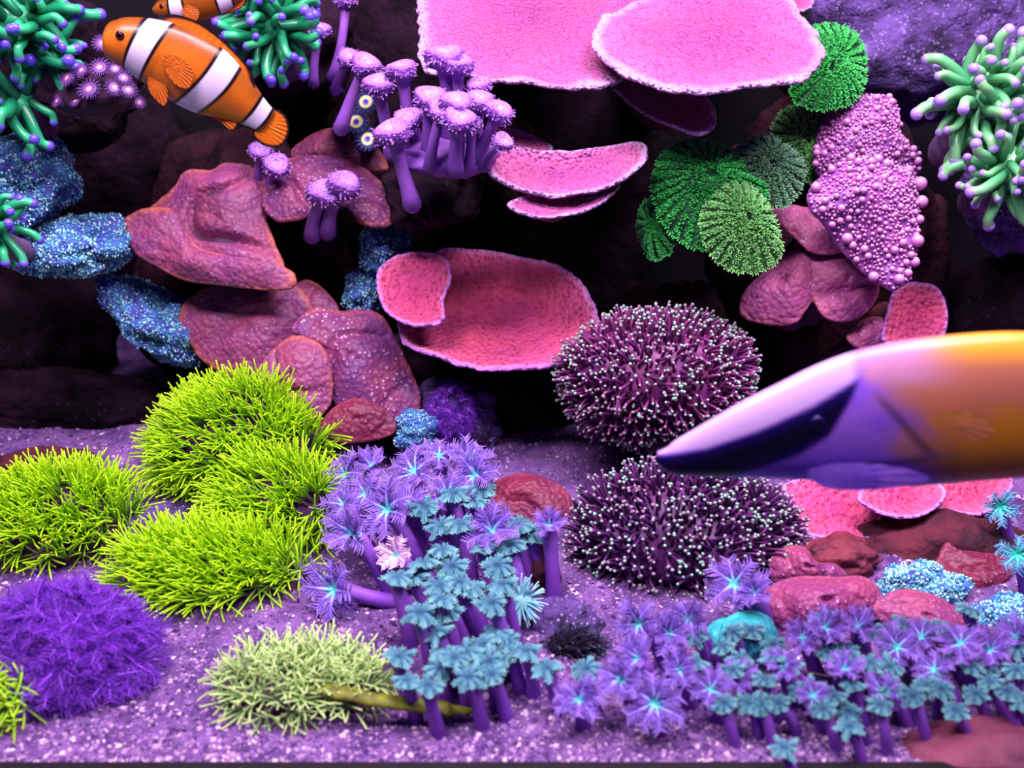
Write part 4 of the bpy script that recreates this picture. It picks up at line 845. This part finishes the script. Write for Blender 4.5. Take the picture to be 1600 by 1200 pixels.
# foxface swimming in from the right
FY = -10.2
prof = [(1026,706,722),(1045,697,738),(1080,678,744),(1130,651,746),(1180,624,747),(1240,595,750),(1300,567,755),(1350,549,758),(1400,537,759),(1460,528,755),(1520,522,750),(1600,519,744),(1680,526,733),(1750,545,714),(1810,575,690),(1860,602,668),(1890,608,662)]
ln = [(x, (a + b) / 2) for x, a, b in prof]; hf = [(b - a) / 2 for x, a, b in prof]
def fox_colour(px, py, s, u):
    L1 = np.interp(px, [1030, 1100, 1180, 1260, 1345], [712, 696, 664, 626, 576]); L1 = L1 - 3; L2 = np.interp(px, [1030, 1110, 1150, 1187, 1240, 1285, 1315, 1338], [790, 765, 735, 719, 697, 666, 618, 574])
    n = fbm(np.stack([px * 0.012, py * 0.02, px * 0], -1), 3, 4)
    lav = lerp3((0.50, 0.30, 0.86), (0.62, 0.40, 0.88), np.clip(0.5 + 0.6 * n, 0, 1))
    body = lerp3((0.84, 0.55, 0.06), (0.74, 0.44, 0.34), sstep(690, 600, py + 26 * n)); top = sstep(566, 532, py); body = body * (1 - top[..., None]) + np.array([0.86, 0.60, 0.16]) * top[..., None]
    w = sstep(1360, 1470, px + 30 * n - 0.35 * (py - 640)); colr = lav * (1 - w[..., None]) + body * w[..., None]
    # pale nape
    nape = sstep(1330, 1350, px) * (1 - sstep(1400, 1520, px)) * sstep(600, 570, py); colr = colr * (1 - nape[..., None]) + np.array([0.74, 0.50, 0.66]) * nape[..., None]
    blk = sstep(-3, 5, py - L1) * sstep(4, -6, py - L2) * (1 - sstep(1326, 1342, px)); colr = colr * (1 - blk[..., None]) + np.array([0.07, 0.02, 0.30]) * blk[..., None]
    core = sstep(8, 24, py - L1) * sstep(-6, -24, py - L2) * (1 - sstep(1300, 1330, px)); colr = colr * (1 - core[..., None]) + np.array([0.03, 0.01, 0.12]) * core[..., None]
    wh = sstep(2, -6, py - L1) * (1 - sstep(1318, 1350, px)); colr = colr * (1 - wh[..., None]) + np.array([0.78, 0.64, 0.86]) * wh[..., None]
    gl = np.exp(-((px - 1395 - 0.9 * (py - 640)) / 9) ** 2) * sstep(590, 620, py) * sstep(700, 680, py) * 0.35; colr = colr * (1 - gl[..., None])
    sp = np.exp(-((py - 735 + (px - 1130) * 0.12) / 5) ** 2) * sstep(1250, 1330, px) * (1 - sstep(1400, 1500, px)) * 0.4; colr = colr * (1 - sp[..., None])
    return np.clip(colr, 0, 1)
fm, FV, _ = fish_body(ln, hf, FY, ([0, 0.06, 0.3, 0.55, 0.8, 1], [0.7, 0.55, 0.42, 0.40, 0.36, 0.4]), 260, 96, fox_colour)
fp = on_plane(1500, 745, (0, FY, 0), np.array([0, 1.0, 0]))
t = thing('foxface_fish', fp, 'yellow foxface fish with black-masked white and lavender snout', 'fish')
part('body', fm, FISHM, t)
YP = mat('fin_ochre', a=c(186, 112, 78), b=c(186, 116, 60), ns=1, rough=0.85, spec=0.1); YF = mat('fin_yellow', a=c(236, 180, 50), b=c(214, 140, 30), ns=1, rough=0.4); LF = mat('fin_lavender', a=c(150, 104, 224), b=c(120, 80, 210), ns=1, rough=0.4)
fin([(1390,541),(1450,500),(1540,478),(1640,480),(1730,505),(1800,560),(1760,560),(1680,535),(1600,528),(1500,535)], FY, 'dorsal_fin', t, YF, root=(1600, 700)) if False else None
fin([(1610,530),(1640,490),(1700,492),(1770,520),(1815,578),(1780,570),(1720,545),(1660,530)], FY, 'dorsal_fin', t, YF, root=(1650, 700))
fin([(1620,735),(1660,775),(1730,768),(1790,735),(1820,682),(1770,705),(1710,722)], FY, 'anal_fin', t, YF, root=(1650, 560))
fin([(1880,606),(1930,570),(1990,545),(1975,600),(1968,635),(1975,670),(1992,725),(1930,700),(1880,664)], FY, 'tail_fin', t, YF, root=(1860, 635))
fin([(1262,736),(1300,724),(1350,722),(1410,728),(1450,742),(1410,756),(1340,764),(1285,760)], FY - 1.25, 'pelvic_fin', t, LF, amp=0.006, root=(1270, 745), sway=-0.05)
fin([(1450,655),(1480,640),(1530,650),(1550,672),(1515,684),(1475,675)], FY - 1.92, 'pectoral_fin', t, YP, amp=0.004, root=(1440, 645), sway=-0.08)
eye(t, 1268, 645, FY, 0.86, 0.30, mat('fox_iris', a=c(30, 14, 90), b=c(20, 8, 60), rough=0.2), BLACK)

# clownfish
ORG = np.array([0.80, 0.41, 0.09]); WHT = np.array([0.90, 0.84, 0.95]); BLK = np.array([0.05, 0.02, 0.05])
def clown_colour(bands, dark=0.0):
    def f(px, py, s, u):
        n = fbm(np.stack([px * 0.03, py * 0.03, px * 0], -1), 2, 8)
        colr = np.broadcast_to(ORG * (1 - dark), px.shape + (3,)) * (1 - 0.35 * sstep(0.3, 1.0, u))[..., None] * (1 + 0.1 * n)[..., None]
        for s0, s1, sk, bulge in bands:
            ss = s + sk * u - bulge * (1 - u * u)
            b = sstep(s0 - 0.024, s0 - 0.014, ss) * (1 - sstep(s1 + 0.014, s1 + 0.024, ss)); w = sstep(s0 - 0.005, s0 + 0.003, ss) * (1 - sstep(s1 - 0.003, s1 + 0.005, ss))
            colr = colr * (1 - b[..., None]) + BLK * b[..., None]; colr = colr * (1 - w[..., None]) + WHT * w[..., None]
        return np.clip(colr, 0, 1)
    return f
CY = on_plane(300, 120, P(300, 120, 58.5), FW)[1]
cl = [(160,62),(166,62),(180,63),(205,67),(240,80),(285,104),(330,132),(372,160),(400,182),(415,194)]; ch = [3, 21, 33, 41, 50, 56, 53, 36, 24, 20]
fm, FV, _ = fish_body(cl, ch, CY, ([0, 0.1, 0.35, 0.7, 1], [0.8, 0.7, 0.5, 0.4, 0.3]), 220, 64, clown_colour([(0.185, 0.29, -0.015, 0.0), (0.56, 0.68, -0.03, 0.03), (0.90, 0.97, 0.0, 0.01)]), bend=lambda s: 0.6 * s * s)
t = thing('clownfish', P(300, 190, 59), 'orange clownfish with white bands hovering over the violet zoanthids', 'fish')
part('body', fm, FISHM, t)
PF = mat('fin_plain_orange', a=c(206, 104, 24), b=c(188, 88, 20), ns=2, rough=0.5); OF = mat('fin_orange', ramp=[(0, c(226, 120, 24)), (0.82, c(214, 104, 20)), (0.92, c(24, 10, 18)), (1, c(24, 10, 18))], rough=0.45)
fin([(245,34),(262,22),(300,30),(335,52),(362,76),(392,110),(398,140),(384,140),(360,120),(330,92),(300,70),(270,52)], CY + 0.25, 'dorsal_fin', t, OF, root=(270, 130))
fin([(402,172),(425,168),(446,180),(452,205),(440,228),(415,228),(395,212),(400,192)], CY + 0.6, 'tail_fin', t, OF, root=(385, 180))
fin([(318,180),(345,192),(362,205),(372,196),(372,182),(350,172)], CY + 0.35, 'anal_fin', t, OF, root=(320, 160))
fin([(234,112),(250,118),(262,142),(258,164),(246,158),(232,138)], CY - 0.7, 'pelvic_fin', t, PF, root=(236, 108))
fin([(258,86),(285,92),(302,112),(296,136),(276,132),(260,110)], CY - 0.98, 'pectoral_fin', t, PF, root=(256, 90), sway=-0.06)
eye(t, 197, 51, CY, 1.0, 0.235, mat('clown_iris', a=c(70, 24, 20), b=c(50, 16, 18), rough=0.2), BLACK)
CY2 = on_plane(300, 10, P(300, 10, 59.5), FW)[1]
cl = [(238,14),(243,14),(255,13),(275,10),(305,2),(340,-10),(375,-24),(400,-36),(412,-42)]; ch = [2, 9, 16, 24, 32, 32, 22, 14, 12]
fm, FV, _ = fish_body(cl, ch, CY2, ([0, 0.1, 0.35, 0.7, 1], [0.8, 0.7, 0.5, 0.4, 0.3]), 180, 56, clown_colour([(0.17, 0.28, 0.0, 0.0), (0.55, 0.66, 0.0, 0.02), (0.92, 0.98, 0, 0)], 0.25))
t = thing('clownfish', P(310, 30, 60), 'second smaller clownfish above, with darker body and black-edged fins', 'fish')
part('body', fm, FISHM, t)
fin([(335,22),(355,22),(380,10),(385,-5),(360,2),(340,8)], CY2, 'anal_fin', t, OF, root=(340, 0))
fin([(405,-32),(430,-30),(445,-50),(430,-68),(408,-54)], CY2, 'tail_fin', t, OF, root=(395, -40))
fin([(275,-10),(300,-40),(350,-58),(385,-50),(370,-40),(330,-34),(300,-24)], CY2, 'dorsal_fin', t, OF, root=(320, 20))
fin([(285,8),(302,10),(312,20),(306,32),(292,28),(284,18)], CY2 - 0.6, 'pectoral_fin', t, PF, root=(283, 12), sway=-0.06)
eye(t, 257, 9, CY2, 0.42, 0.16, MATS['clown_iris'], BLACK)

# ------------------------------------------------------------------ rim of the tank, front-glass smears built as strands
mb = MB(); box(mb, (-63, GY - 0.8, -3), (63, GY, 0.42)); structure('trim_1', mb, mat('rim_black', a=c(16, 8, 16), b=c(8, 4, 10), ns=0.5, rough=0.6), label='black bottom rim of the tank')
def strand(pts, rad, m, label, flat=0.35, seed=0):
    P3 = np.array([P(x, y, d) for x, y, d in pts]); k = np.linspace(0, len(pts) - 1, 40); i0 = np.clip(k.astype(int), 0, len(pts) - 2); f = (k - i0)[:, None]; f = f * f * (3 - 2 * f)
    path = P3[i0] * (1 - f) + P3[i0 + 1] * f; path = path + 0.03 * np.stack([fbm(path * 2 + 5, 2, seed), fbm(path * 2, 2, seed), fbm(path * 2 + 9, 2, seed)], -1)
    mb = MB(); u = np.linspace(0, 1, 40); tube(mb, path, rad * np.clip(np.minimum(u * 6, (1 - u) * 4), 0.06, 1), 8, flat=flat)
    lone('glass_smear', mb, m, P3[0], label, 'algae')  # stands in for a smear on the front glass, made as a solid strand
OLV = mat('olive_algae', a=c(120, 128, 20), b=c(84, 84, 16), ns=2, rough=0.6); DRK = mat('dark_smear', a=c(40, 18, 30), b=c(22, 10, 20), ns=2, rough=0.6)
strand([(470, 1072, 48.6), (540, 1084, 48.4), (610, 1096, 48.2), (700, 1108, 48.4), (760, 1112, 48.8)], 0.38, OLV, 'olive algae smear of the front glass, built as a ribbon from the sage polyps to the teal crowns', 0.5, 1)
strand([(1165, 1043, 50.0), (1250, 1052, 49.8), (1340, 1060, 49.8), (1430, 1066, 50.0), (1495, 1070, 50.4)], 0.10, DRK, 'thin dark streak of the front glass, built as a strand across the purple thicket', 0.7, 2)
